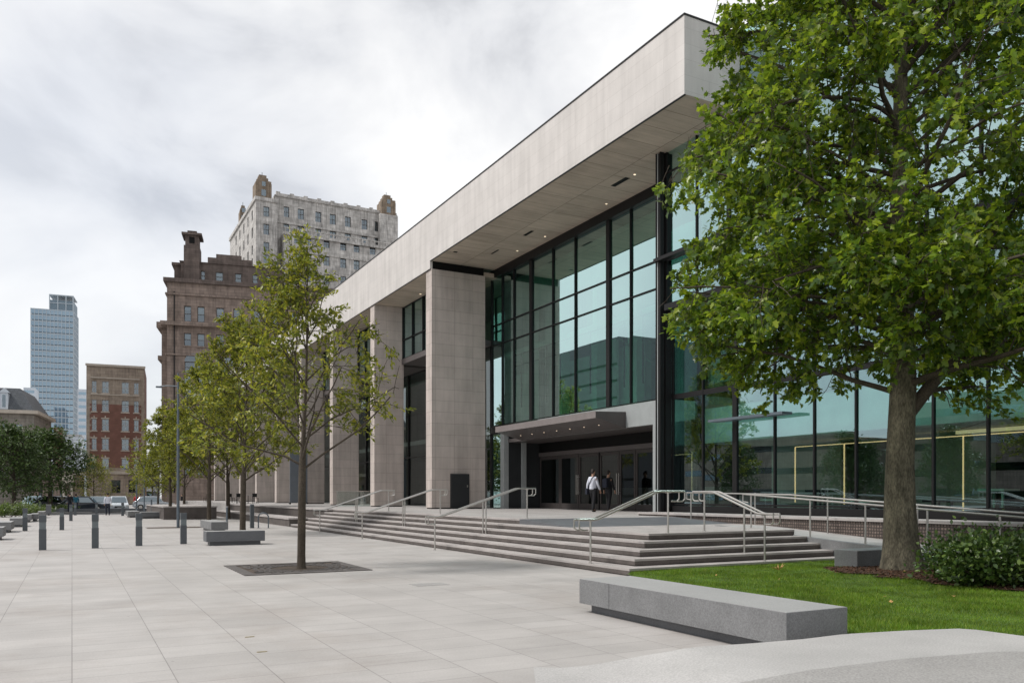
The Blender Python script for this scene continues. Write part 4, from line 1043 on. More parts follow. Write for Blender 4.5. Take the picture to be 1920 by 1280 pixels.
# --- shrub at the right edge
def shrub(seed, loc, label, sx, sy, h, n, size, mat, group=None, nm='shrub', kind=None, cat='shrub'):
    rng = np.random.default_rng(seed)
    t = thing(nm, label, cat, loc, group)
    A = []; Dd = []; wood = []
    ns = max(14, n//90)
    for i in range(ns):
        a = rng.uniform(0,2*np.pi); q = math.sqrt(rng.random())
        tip = np.array([loc[0]+sx*q*math.cos(a), loc[1]+sy*q*math.sin(a), loc[2]+h*(0.45+0.55*math.sqrt(max(0,1-q*q)))*rng.uniform(0.75,1.05)])
        st_ = np.array([loc[0]+0.35*sx*q*math.cos(a), loc[1]+0.35*sy*q*math.sin(a), loc[2]])
        pts = np.array([st_, (st_*0.4+tip*0.6)+rng.normal(0,0.05,3), tip]); wood.append((pts, np.array([0.012,0.008,0.003])))
        m_ = n//ns; f = rng.uniform(0.25,1.02,m_)
        pp = st_[None]+(tip-st_)[None]*f[:,None]+rng.normal(0,0.11*min(sx,1.2),(m_,3))
        A.append(pp); Dd.append(np.repeat(((tip-st_)/np.linalg.norm(tip-st_))[None], m_, 0))
    A = np.concatenate(A); Dd = np.concatenate(Dd); k = A[:,2] > loc[2]+0.02; A = A[k]; Dd = Dd[k]
    V, Fq = tubes(wood); mass('stems', V, Fq, M['bark_dark'], t)
    V, fs = leaves(rng, A, Dd, size, LEAF_OVAL if mat == 'hedge' else (np.array([[0,0,0],[0.30,0.30,0.05],[0.26,0.65,0.03],[0,1.0,-0.05],[-0.26,0.65,0.03],[-0.30,0.30,0.05]]),[(0,1,2,3),(0,3,4,5)]), 0.1, 0.7)
    mass('foliage', V, fs, M[mat], t)
    return t
shrub(3, (13.0,7.9,zlawn(13,7.9)), 'dense dark green leafy shrub at the right picture edge beside the maple', 1.15, 1.05, 0.78, 10000, 0.085, 'leaf_shrub')
shrub(4, (13.6,6.4,zlawn(13.6,6.4)), 'broad dark green shrub cut off by the right picture edge', 1.2, 1.2, 0.9, 8000, 0.085, 'leaf_shrub')
for i, (px, d_, lb) in enumerate([(8,60,'low feathery planting at the left edge behind the granite benches'),(28,66,'low green planting beside the red topped bollard'),(52,72,'patch of low yellow green plants in front of the parked blue car'),(102,80,'low green plants behind the square planter block')]):
    g_ = gp(px, d_); shrub(40+i, g_, lb, 2.2, 1.6, 0.9 if i < 2 else 0.6, 2600, 0.16, 'hedge', None, 'ground_plants', cat='plants')
lb4 = thing('planting_kerb', 'long dark low kerb closing the far end of the plaza in front of the cars', 'kerb', gp(160,74))
b = MB(); x0_, y0_ = W(88, 76); x1_, _ = W(262, 76); b.box(x0_, x0_+12.5, y0_, y0_+0.5, 0, 0.32); b.build('kerb_stone', M['darkgranite'], lb4)

# ------------------------------------------------------------------ lamp post, poles, bike rack, panels
p = WG(334, 989)
t = thing('lamp_post', 'tall slim grey lamp post rising among the street trees', 'lamp post', (p.x,p.y,0))
b = MB(); b.tube([(p.x,p.y,0),(p.x,p.y,4.2),(p.x,p.y,7.6)], [0.072,0.065,0.04], 12); b.build('pole', M['bluegrey'], t, smooth='auto')
b = MB(); b.cyl(p.x,p.y,0.0,0.03,0.15,16); b.build('base_plate', M['iron'], t)
rv = Vector((CS,-SN,0))
b = MB(); pt = Vector((p.x,p.y,6.95)); b.tube([pt, pt-rv*0.5+Vector((0,0,0.03)), pt-rv*0.9], 0.03, 6); b.build('arm', M['bluegrey'], t)
b = MB(); q = pt-rv*0.95; b.box(q.x-0.14,q.x+0.14,q.y-0.06,q.y+0.06,6.88,6.96); b.build('lamp_head', M['bluegrey'], t, bevel=0.02)
sp = thing('soil_pit', 'dark square tree pit in the paving at the foot of the lamp post', 'tree pit', (p.x,p.y,0))
b = MB(); b.box(p.x-1.4,p.x+1.6,p.y-0.3,p.y+1.2,0.0005,0.006); b.build('soil', M['soil'], sp)
for px, d_, h_, lb in ((256,66,3.6,'thin grey pole beside the person in red'),(270.5,72,4.2,'thin dark sign pole right of the person in red'),(284,62,1.25,'short dark post on the low bench right of the far poles')):
    x_, y_ = W(px, d_); t = thing('pole', lb, 'pole', (x_,y_,0)); b = MB(); b.tube([(x_,y_,0),(x_,y_,h_)], 0.055, 8); b.build('shaft', M['bluegrey'], t)
    b = MB(); b.tube([(x_,y_,h_),(x_,y_,h_+0.03)], 0.07, 8); b.build('cap', M['bluegrey'], t)
p = WG(472.5, 989.5)
t = thing('bike_stand', 'charcoal ticket pillar in front of the terrace ledge', 'pillar', (p.x,p.y,0)); t.name = 'ticket_pillar'
b = MB(); b.box(p.x-0.09,p.x+0.09,p.y-0.09,p.y+0.09,0,1.12); b.build('shaft', M['bollard'], t, bevel=0.004)
b = MB(); b.box(p.x-0.08,p.x+0.08,p.y-0.08,p.y+0.08,1.121,1.16); b.build('cap', M['signgrey'], t)
t = thing('bike_rack', 'rounded grey hoop bike rack right of the charcoal pillar', 'bike rack', (p.x+0.55,p.y-0.2,0))
b = MB(); q0 = Vector((p.x+0.28,p.y-0.12,0)); q1 = Vector((p.x+0.72,p.y-0.3,0)); pts = []
for i in range(13):
    a = math.pi*i/12; c = (q0+q1)/2; hv = (q1-q0)/2; pts.append(c - hv*math.cos(a) + Vector((0,0,0.52+0.22*math.sin(a))))
b.tube([q0]+pts+[q1], 0.03, 8); b.build('hoop', M['bluegrey'], t, smooth='auto')
b = MB(); b.cyl(q0.x,q0.y,0,0.01,0.07,12); b.cyl(q1.x,q1.y,0,0.01,0.07,12); b.build('foot_plates', M['bluegrey'], t)
p = WG(425.5, 983)
t = thing('sign_post', 'slim grey blue post between two street tree trunks', 'post', (p.x,p.y,0)); b = MB(); b.tube([(p.x,p.y,0),(p.x,p.y,0.95)],0.05,8); b.build('shaft', M['bluegrey'], t)
b = MB(); b.tube([(p.x,p.y,0.95),(p.x,p.y,1.0)],0.065,8); b.build('cap', M['wframe'], t)
# glass screen on terrace, info panel, planters
x_, y_ = 13.4, 43.5
t = thing('glass_screen', 'low frosted glass screen on the terrace between the far piers', 'screen', (15.3, 50.5, ZT))
b = MB(); b.box(14.7,17.0,50.5,50.54,ZT+0.02,ZT+0.95); b.build('pane', M['glass_clear'], t)
b = MB(); b.box(14.6,17.1,50.48,50.56,ZT+0.955,ZT+1.0); b.build('top_rail', M['steel'], t)
b = MB(); b.box(14.68,14.72,50.47,50.57,ZT,ZT+0.954); b.box(16.98,17.02,50.47,50.57,ZT,ZT+0.954); b.build('posts', M['steel'], t)
t = thing('information_panel', 'tall slate blue panel on legs on the terrace between piers', 'panel', (15.6, 66.5, ZT))
b = MB(); b.box(15.5,16.9,66.5,66.62,ZT+0.12,ZT+4.2); b.build('panel', M['signgrey'], t)
b = MB(); b.box(15.45,15.55,66.4,66.72,ZT,ZT+0.12); b.box(16.85,16.95,66.4,66.72,ZT,ZT+0.12); b.build('feet', M['mull'], t)
# cafe tables on the far terrace
def cafe(label, x, y):
    t = thing('cafe_table', label, 'table', (x,y,ZT), 'cafe tables on the far terrace')
    b = MB(); b.cyl(x,y,ZT+0.70,ZT+0.73,0.38,16); b.build('table_top', M['wframe'], t)
    b = MB(); b.cyl(x,y,ZT+0.02,ZT+0.70,0.03,8); b.build('stem', M['mull'], t)
    b = MB(); b.cyl(x,y,ZT,ZT+0.02,0.24,16); b.build('foot', M['mull'], t); return t
def cchair(label, x, y, rz=0):
    t = thing('cafe_chair', label, 'chair', (x,y,ZT), 'cafe chairs on the far terrace')
    b = MB(); b.box(x-0.21,x+0.21,y-0.2,y+0.2,ZT+0.44,ZT+0.47); b.build('seat', M['mull'], t)
    b = MB(); b.box(x-0.21,x+0.21,y+0.18,y+0.21,ZT+0.55,ZT+0.88); b.build('backrest', M['mull'], t)
    for sx in (-1,1):
        for sy in (-1,1): b = MB(); b.tube([(x+sx*0.19,y+sy*0.18,ZT),(x+sx*0.19,y+sy*0.18,ZT+(0.44 if sy<0 else 0.88))],0.022,5); b.build('leg', M['mull'], t)
    return t
ct = cafe('round cafe table nearest on the far terrace', 13.6, 74); cc = cchair('black cafe chair left of the nearest round table', 12.9, 74.3)
dup(ct, (14.6,84,ZT), 'round cafe table farther back under the arcade'); dup(ct, (13.2,93,ZT), 'round cafe table farthest back on the terrace')
dup(cc, (14.3,74.4,ZT), 'black cafe chair right of the nearest round table', 2.6); dup(cc, (14.0,84.6,ZT), 'black cafe chair by the middle cafe table', 0.8); dup(cc, (12.6,92,ZT), 'black cafe chair by the farthest cafe table', 4.0)

# ------------------------------------------------------------------ people
def skinmesh(name, verts, edges, mat, parent, loc, rz, sub=2, root=0):
    me = bpy.data.meshes.new(name); c, s = math.cos(rz), math.sin(rz)
    me.from_pydata([(c*v[0][0]-s*v[0][1], s*v[0][0]+c*v[0][1], v[0][2]) for v in verts], edges, [])
    me.materials.append(mat)
    o = bpy.data.objects.new(name, me); COL.objects.link(o); o.parent = parent
    sk = o.modifiers.new('skin', 'SKIN'); sk.use_smooth_shade = True
    if not me.skin_vertices: pass
    for i, v in enumerate(verts):
        me.skin_vertices[0].data[i].radius = v[1] if hasattr(v[1],'__len__') else (v[1],v[1])
        me.skin_vertices[0].data[i].use_root = (i == root)
    sb = o.modifiers.new('sub', 'SUBSURF'); sb.levels = sub; sb.render_levels = sub
    return o
def person(label, x, y, z, rz, h=1.76, top='shirt_white', legs='cloth_black', stride=0.16, bag=False, arm_up=0.0, backpack=False):
    t = thing('person', label, 'person', (x,y,z)); k = h/1.76
    A_ = 0.12+stride*0.5
    L_ = {}
    def sc(vs): return [((v[0][0]*k, v[0][1]*k, v[0][2]*k), (v[1]*k if not hasattr(v[1],'__len__') else (v[1][0]*k, v[1][1]*k))) for v in vs]
    # body
    vs = [((0,0,0.96),(0.10,0.07)), ((0,0,1.14),(0.09,0.06)), ((0,-0.01,1.34),(0.11,0.07)), ((0,-0.005,1.47),0.055), ((0,0.0,1.545),0.05), ((0,0.012,1.62),(0.075,0.088)), ((0,0.008,1.70),(0.068,0.08)), ((0,0.0,1.745),0.045), ((0,0.098,1.62),0.012)]
    es = [(0,1),(1,2),(2,3),(3,4),(4,5),(5,6),(6,7),(5,8)]
    for s in (-1,1):
        i = len(vs); vs += [((s*0.086,0.0,1.63),0.014)]; es.append((5,i))
    for s, st_ in ((-1,stride),(1,-stride)):
        i = len(vs)
        vs += [((s*0.095,0,0.90),0.085), ((s*0.10,st_*0.62+0.03,0.50),0.056), ((s*0.10,st_,0.10 if st_>=0 else 0.12),0.038), ((s*0.105,st_+0.13,0.04),0.032)]
        es += [(0,i),(i,i+1),(i+1,i+2),(i+2,i+3)]
        i = len(vs); sw = -st_*1.0
        vs += [((s*0.175,-0.01,1.41),0.055), ((s*0.235,sw*0.4-0.02,1.13),0.042), ((s*0.245,sw*0.9+0.04,0.90),0.028), ((s*0.245,sw+0.06,0.83),(0.022,0.034))]
        es += [(2,i),(i,i+1),(i+1,i+2),(i+2,i+3)]
        hb = i+3
        for fx, fl in ((-0.03,0.075),(-0.01,0.085),(0.01,0.08),(0.028,0.065)):
            j = len(vs); b0 = vs[hb][0]
            vs += [((b0[0]+fx*0.4,b0[1]+fx,b0[2]-fl*0.6),0.0085), ((b0[0]-s*0.012,b0[1]+fx*1.1+0.01,b0[2]-fl),0.007)]; es += [(hb,j),(j,j+1)]
        j = len(vs); b0 = vs[i+2][0]; vs += [((b0[0]-s*0.015,b0[1]+0.045,b0[2]-0.05),0.011), ((b0[0]-s*0.02,b0[1]+0.06,b0[2]-0.085),0.008)]; es += [(i+2,j),(j,j+1)]
    skinmesh('body', sc(vs), es, M['skin'], t, None, rz)
    # clothes: shirt
    vs = [((0,0,0.90),(0.185,0.15)), ((0,0,0.98),(0.18,0.145)), ((0,0,1.14),(0.165,0.13)), ((0,-0.01,1.33),(0.19,0.14)), ((0,-0.005,1.46),(0.095,0.08))]; es = [(0,1),(1,2),(2,3),(3,4)]
    for s, st_ in ((-1,stride),(1,-stride)):
        i = len(vs); sw = -st_
        vs += [((s*0.175,-0.01,1.405),0.072), ((s*0.237,sw*0.4-0.02,1.13),0.060), ((s*0.247,sw*0.9+0.035,0.905),0.043)]; es += [(3,i),(i,i+1),(i+1,i+2)]
    skinmesh('shirt' if top == 'shirt_white' else 'jacket', sc(vs), es, M[top], t, None, rz)
    vs = [((0,0,1.04),(0.15,0.115)), ((0,0,0.93),(0.175,0.14))]; es = [(0,1)]
    for s, st_ in ((-1,stride),(1,-stride)):
        i = len(vs); vs += [((s*0.098,0,0.84),0.10), ((s*0.10,st_*0.62+0.03,0.50),0.074), ((s*0.10,st_,0.13),0.058), ((s*0.10,st_+0.01,0.07),0.055)]; es += [(1,i),(i,i+1),(i+1,i+2),(i+2,i+3)]
    skinmesh('trousers', sc(vs), es, M[legs], t, None, rz)
    for s, st_ in ((-1,stride),(1,-stride)):
        vs = [((s*0.10,st_-0.05,0.045),0.045), ((s*0.103,st_+0.07,0.04),0.045), ((s*0.108,st_+0.17,0.028),0.03)]
        skinmesh('shoe', sc(vs), [(0,1),(1,2)], M['shoe'], t, None, rz, 1)
    vs = [((0,-0.045,1.57),(0.07,0.05)), ((0,-0.03,1.66),(0.092,0.085)), ((0,-0.005,1.74),(0.08,0.085)), ((0,0.02,1.765),(0.05,0.06))]
    skinmesh('hair', sc(vs), [(0,1),(1,2),(2,3)], M['hair'], t, None, rz)
    if bag or backpack:
        c, s = math.cos(rz), math.sin(rz)
        Rm = Matrix.Translation((x,y,z)) @ Matrix.Rotation(rz,4,'Z') @ Matrix.Scale(k,4)
    if bag:
        bt_ = thing('shoulder_bag', 'dark shoulder bag slung across the back of the man in the white shirt', 'bag', (x,y,z))
        b = MB(); b.M = Rm
        b.tube([(0.10,-0.06,1.49),(0.05,-0.150,1.38),(-0.05,-0.158,1.20),(-0.17,-0.135,1.03),(-0.2,-0.02,0.98)], 0.017, 6)
        b.tube([(0.10,-0.06,1.49),(0.11,0.11,1.38),(0.0,0.15,1.2),(-0.17,0.12,1.05),(-0.2,-0.02,0.98)], 0.012, 6); b.build('strap', M['cloth_navy'], bt_)
        b = MB(); b.M = Rm; b.box(-0.30,-0.20,-0.16,0.14,0.72,0.98); b.build('pouch', M['cloth_navy'], bt_, bevel=0.02)
    if backpack:
        b = MB(); b.M = Rm; b.box(-0.14,0.14,-0.27,-0.12,1.02,1.42); bp_ = b.build('backpack', M['cloth_navy'], None, bevel=0.04); tag(bp_, 'black backpack on the back of the man in dark clothes at the door', 'backpack')
    return t
face = 0.0
x_, y_ = W(1112, 35.6); person('man in a white shirt and black trousers walking to the entrance doors, seen from behind', x_, y_, ZT, -R(75), 1.84, 'shirt_white', 'cloth_black', 0.13, bag=True)
x_, y_ = W(1141, 37.4); person('man in black clothes just right of the man in the white shirt at the doors', x_, y_, ZT, -R(80), 1.84, 'cloth_black', 'cloth_black', 0.10, backpack=True)
def far(px, py, *a, **k):
    p = WG(px, py); return person(a[0], p.x, p.y, 0, a[1], *a[2:], **k)
far(202, 965.5, 'person in white and grey top and black trousers walking away across the far plaza', R(4), 1.78, 'shirt_white', 'cloth_navy', 0.10)
far(131, 960, 'person in a dark jacket, left of the far couple', R(10), 1.80, 'cloth_black', 'cloth_navy', 0.12)
far(142.5, 959, 'person in a teal top, right of the far couple', R(0), 1.72, 'cloth_teal', 'cloth_navy', 0.12)
far(255, 953.5, 'person in a red top by the far poles', R(150), 1.75, 'cloth_red', 'cloth_grey', 0.12)
far(263, 953.5, 'person in a grey top next to the one in red', R(30), 1.78, 'cloth_grey', 'cloth_navy', 0.1)
far(341, 951, 'dark dressed person behind the granite planter wall', R(60), 1.75, 'cloth_black', 'cloth_navy', 0.1)

# ------------------------------------------------------------------ parked cars
def car(label, loc, rz, paint, h=1.45, pick=False):
    t = thing('parked_car', label, 'car', loc, 'cars parked on the street beyond the plaza')
    Rm = Matrix.Translation(loc)
    def bb(): b = MB(); b.M = Rm; return b
    prof = [(-2.15,0.30),(-2.22,0.55),(-2.12,0.78),(-1.1,0.92),(-0.55,h-0.06),(-0.1,h),(0.9,h),(1.45,h-0.10),(1.95,0.98),(2.2,0.90),(2.25,0.45),(2.1,0.28)]
    b = bb(); n = len(prof); vs = []
    for xk, ins in ((-0.86,0),(0.86,0)):
        for y_, z_ in prof:
            f = max(0, (z_-0.9)/(h-0.9))*0.17
            vs.append((xk*(1-f/0.86), y_, z_))
    b.add(vs, [tuple(range(n))[::-1], tuple(range(n,2*n))] + [(i,(i+1)%n,(i+1)%n+n,i+n) for i in range(n)])
    body = b.build('body', M[paint], t, bevel=0.05, seg=3)
    def zy(y0):  # windscreen quad slightly proud
        pass
    b = bb(); b.add([(-0.70,-1.06,0.955),(0.70,-1.06,0.955),(0.60,-0.60,h-0.085),(-0.60,-0.60,h-0.085)], [(0,1,2,3)])
    nv = Vector((0,-0.02,0.012)); 
    b.v = [(v[0]+nv.x, v[1]+nv.y-0.02, v[2]+nv.z+0.015) for v in b.v]; b.build('windscreen', M['carglass'], t)
    b = bb(); b.add([(-0.68,1.93,1.02),(0.68,1.93,1.02),(0.60,1.47,h-0.12),(-0.60,1.47,h-0.12)], [(1,0,3,2)]); b.v = [(v[0],v[1]+0.03,v[2]+0.02) for v in b.v]; b.build('rear_window', M['carglass'], t)
    for s in (-1,1):
        b = bb(); b.add([(s*0.868,-0.95,0.97),(s*0.868,1.55,0.99),(s*0.735,1.2,h-0.12),(s*0.735,-0.5,h-0.12)], [(0,1,2,3) if s > 0 else (3,2,1,0)]); b.build('side_window', M['carglass'], t)
        b = bb(); b.box(s*0.72-0.13, s*0.72+0.13, -2.255, -2.16, 0.60, 0.74); b.build('headlight', M['lampglass'], t, bevel=0.02)
        for yw in (-1.35,1.38):
            b = bb(); b.tube([(s*0.68,yw,0.33),(s*0.90,yw,0.33)], 0.33, 18); wh = b.build('wheel', M['rubber'], t)
            b = bb(); b.tube([(s*0.88,yw,0.33),(s*0.912,yw,0.33)], 0.2, 14); b.build('rim', M['steel'], wh)
    b = bb(); b.box(-0.45,0.45,-2.262,-2.20,0.45,0.62); b.build('grille', M['mull'], t)
    b = bb(); b.box(-0.22,0.22,-2.29,-2.264,0.40,0.5); b.build('number_plate', M['wframe'], t)
    return t
def cdup(src, px, d_, rz, lb, paint=None):
    c = dup(src, gp(px, d_, -0.10), lb, rz)
    if paint:
        for ch in c.children:
            if ch.name.startswith('body'):
                ch.data = ch.data.copy(); ch.data.materials.clear(); ch.data.materials.append(M[paint])
    return c
c1 = car('white parked car facing the plaza, behind the far right bollard', gp(222, 84, -0.10), 0, 'car_white', 1.6)
cdup(c1, 184, 85, R(3), 'silver parked car behind the small tree, left of the white car', 'car_silver')
cdup(c1, 158, 83, R(80), 'dark parked car seen side on between the teal person and the silver car', 'car_dark')
cdup(c1, 63, 92, R(10), 'pale blue parked car under the dark trees at left', 'car_blue')
cdup(c1, 106, 90, R(60), 'dark green grey parked car under the broad dark tree', 'car_dark')
cdup(c1, 288, 96, R(85), 'grey parked car partly hidden right of the red clothed person', 'car_silver')
cdup(c1, 120, 93, R(95), 'white car partly hidden behind the far couple', 'car_white')

# ------------------------------------------------------------------ city buildings
class Frame:
    "local frame: origin at the front left ground corner, e1 along the front, e2 into the depth"
    def __init__(s, px, d, ang):
        s.o = Vector((*W(px, d), 0)); a = R(ang); s.e1 = Vector((math.cos(a), math.sin(a), 0)); s.e2 = Vector((-math.sin(a), math.cos(a), 0)); s.ang = a; s.d0 = d
        s.M = Matrix.Translation(s.o) @ Matrix.Rotation(a, 4, 'Z')
    def u(s, px):
        lo, hi = -60.0, 120.0
        for _ in range(50):
            m_ = (lo+hi)/2; p = s.o + s.e1*m_; c = CX+F*(CS*p.x-SN*p.y)/(SN*p.x+CS*p.y)
            if c < px: lo = m_
            else: hi = m_
        return lo
    def z(s, py, u=0, v=0):
        p = s.o + s.e1*u + s.e2*v; return Zat(py, SN*p.x+CS*p.y)
def wall_open(b, side, w, z0, z1, opens, v=0.0, rev=0.3, u0=0.0):
    """wall face with rectangular openings. side 'front': plane y=v, u along x; side 'left': plane x=v, u along y (facing -x)"""
    us = sorted(set([u0, u0+w] + [round(o[i],4) for o in opens for i in (0,1)])); zs = sorted(set([z0, z1] + [round(o[i],4) for o in opens for i in (2,3)]))
    P = (lambda u, dd, z: (u, v+dd, z)) if side == 'front' else ((lambda u, dd, z: (v+dd, u, z)) if side == 'left' else (lambda u, dd, z: (v-dd, u, z)))
    for a, c in zip(us, us[1:]):
        for za, zb in zip(zs, zs[1:]):
            um, zm = (a+c)/2, (za+zb)/2
            if any(o[0] < um < o[1] and o[2] < zm < o[3] for o in opens): continue
            b.add([P(a,0,za),P(c,0,za),P(c,0,zb),P(a,0,zb)], [(0,1,2,3)])
    for a, c, za, zb in opens:
        for q in ((a,za,a,zb),(c,za,c,zb),(a,za,c,za),(a,zb,c,zb)):
            b.add([P(q[0],0,q[1]),P(q[2],0,q[3]),P(q[2],rev,q[3]),P(q[0],rev,q[1])], [(0,1,2,3)])
def windows(par, fr, side, opens, v=0.0, rev=0.3, fmat='wframe_dark', sill=None, cross=True):
    P = (lambda u, dd, z: (u, v+dd, z)) if side == 'front' else ((lambda u, dd, z: (v+dd, u, z)) if side == 'left' else (lambda u, dd, z: (v-dd, u, z)))
    def bx(b, a, c, d0, d1, z0, z1):
        p, q = P(a,d0,z0), P(c,d1,z1)
        b.box(min(p[0],q[0]),max(p[0],q[0]),min(p[1],q[1]),max(p[1],q[1]),z0,z1)
    for a, c, za, zb in opens:
        b = MB(); b.M = fr.M; w_ = 0.09
        bx(b,a,a+w_,rev-0.1,rev,za,zb); bx(b,c-w_,c,rev-0.1,rev,za,zb); bx(b,a+w_,c-w_,rev-0.1,rev,za,za+w_); bx(b,a+w_,c-w_,rev-0.1,rev,zb-w_,zb)
        zm = (za+zb)/2; bx(b,a+w_,c-w_,rev-0.09,rev,zm-0.05,zm+0.05)
        if cross: um = (a+c)/2; bx(b,um-0.035,um+0.035,rev-0.08,rev,za+w_,zb-w_)
        o = b.build('window', M[fmat], par)
        g = MB(); g.M = fr.M; j = random.uniform(-0.02,0.02)
        g.add([P(a,rev-0.03+j,za),P(c,rev-0.03-j,za),P(c,rev-0.03-j,zb),P(a,rev-0.03+j,zb)], [(0,1,2,3)]); g.build('pane', M['pane'], o)
        rb_ = MB(); rb_.M = fr.M; rb_.add([P(a-0.02,rev+0.03,za-0.02),P(c+0.02,rev+0.03,za-0.02),P(c+0.02,rev+0.03,zb+0.02),P(a-0.02,rev+0.03,zb+0.02)], [(0,1,2,3)]); rb_.build('room_void', M['roomdark'], o)
        if random.random() < 0.5:
            fb = random.choice((0.25,0.4,0.5,0.5,0.75)); rb_ = MB(); rb_.M = fr.M
            rb_.add([P(a+0.05,rev+0.005,zb-(zb-za)*fb),P(c-0.05,rev+0.005,zb-(zb-za)*fb),P(c-0.05,rev+0.005,zb),P(a+0.05,rev+0.005,zb)], [(0,1,2,3)]); rb_.build('blind', M['blind'], o)
        if sill:
            b = MB(); b.M = fr.M; bx(b,a-0.15,c+0.15,-0.14,0.05,za-0.22,za-0.002); b.build('sill', M[sill], o)
random.seed(11)
# --- red brick block
fr = Frame(162, 150, -5.5)
rb = thing('apartment_block', 'narrow seven storey red brick and tan stone block at the far end of the plaza', 'building', tuple(fr.o))
Wd = fr.u(271); H_ = fr.z(682); zred1 = fr.z(756); zred0 = fr.z(876)
rows = [(fr.z(735), fr.z(713)), (fr.z(770), fr.z(748)), (fr.z(806), fr.z(784)), (fr.z(842.5), fr.z(821)), (fr.z(879), fr.z(858.5))]
cols = [(fr.u(172),fr.u(181)), (fr.u(191),fr.u(204)), (fr.u(228),fr.u(241.5)), (fr.u(251),fr.u(260))]
ops = [(a,c,za,zb) for za,zb in rows for a,c in cols]
gops = [(fr.u(209),fr.u(226),fr.z(924),fr.z(899)), (fr.u(241),fr.u(256),fr.z(923),fr.z(899))]
up = [o for o in ops if o[3] > zred1+0.3 ]
allo = ops + gops
def banded(par, name, mat, z0, z1, u0, u1):
    sel = []
    for a,c,za,zb in allo:
        if a >= u0-0.01 and c <= u1+0.01 and zb > z0 and za < z1: sel.append((a,c,max(za,z0),min(zb,z1)))
    b = MB(); b.M = fr.M; wall_open(b,'front',u1-u0,z0,z1,sel,u0=u0); return b.build(name, M[mat], par)
banded(rb,'lower_wall','tan_stone',0,zred0,0,Wd); banded(rb,'upper_wall','tan_stone',zred1,H_,0,Wd)
q0, q1 = fr.u(168), fr.u(265)
banded(rb,'brick_wall','red_brick',zred0,zred1,q0,q1); banded(rb,'quoins','tan_stone',zred0,zred1,0,q0); banded(rb,'quoins','tan_stone',zred0,zred1,q1,Wd)
b = MB(); b.M = fr.M; 
for i in range(20):
    z_ = zred0+0.3+i*(zred1-zred0-0.5)/20
    if i % 2: b.box(q0-0.002,q0+0.28,-0.03,0.1,z_,z_+0.35); b.box(q1-0.28,q1+0.002,-0.03,0.1,z_,z_+0.35)
b.build('quoin_blocks', M['tan_stone'], rb)
windows(rb, fr, 'front', ops, fmat='wframe', sill='trim'); windows(rb, fr, 'front', gops, fmat='wframe_dark')
b = MB(); b.M = fr.M; b.box(-0.15,Wd+0.15,-0.25,0.1,H_-0.3,H_+0.1); b.box(fr.u(170),fr.u(262),-0.3,0.1,fr.z(708),fr.z(705.5)); b.box(-0.1,Wd+1.2,-0.5,0.1,fr.z(888),fr.z(882)); b.box(fr.u(170),fr.u(262),-0.16,0.1,fr.z(739),fr.z(737)); b.build('cornice', M['trim'], rb)
for a,c,za,zb in ops[8:]:
    b = MB(); b.M = fr.M; b.box(a-0.12,c+0.12,-0.06,0.05,zb+0.002,zb+0.22); b.box((a+c)/2-0.1,(a+c)/2+0.1,-0.1,0.05,zb+0.222,zb+0.55); b.build('lintel', M['trim'], rb)
b = MB(); b.M = fr.M; b.box(0.01,Wd-0.01,0.6,16,0,H_-0.6); b.box(0,0.35,0.0,16,0,H_-0.02) if False else None; b.build('side_walls', M['tan_stone'], rb)
b = MB(); b.M = fr.M
b.quad((0,0,0),(0,16,0),(0,16,H_),(0,0,H_)); b.quad((Wd,0,0),(Wd,16,0),(Wd,16,H_),(Wd,0,H_)); b.quad((0,16,0),(Wd,16,0),(Wd,16,H_),(0,16,H_)); b.build('side_walls', M['red_brick'], rb)

# --- brown block
fr = Frame(313, 128, -12)
bb_ = thing('brownstone_tower_block', 'massive brown stone and brick office block with arched windows and rooftop stacks', 'building', tuple(fr.o))
Wd = fr.u(640); H_ = fr.z(528)
colp = [(345,358.5),(370,383.5),(405.5,420),(437.5,452),(474,488),(509,522),(545,558),(580,593)]
rowsz = [(fr.z(600), fr.z(571)), (fr.z(646), fr.z(622)), (fr.z(745), fr.z(703)), (fr.z(792), fr.z(757)), (fr.z(840), fr.z(806)), (fr.z(890), fr.z(855))]
ops = []
for za, zb in rowsz:
    for a, c in colp: ops.append((fr.u(a), fr.u(c), za, zb))
aro = []
for a, c in ((346,379),(404,437),(470,503),(536,570)):
    aro.append((fr.u(a), fr.u(c), fr.z(697), fr.z(676)))
b = MB(); b.M = fr.M; wall_open(b,'front',Wd,0,H_,ops+aro,rev=0.4)
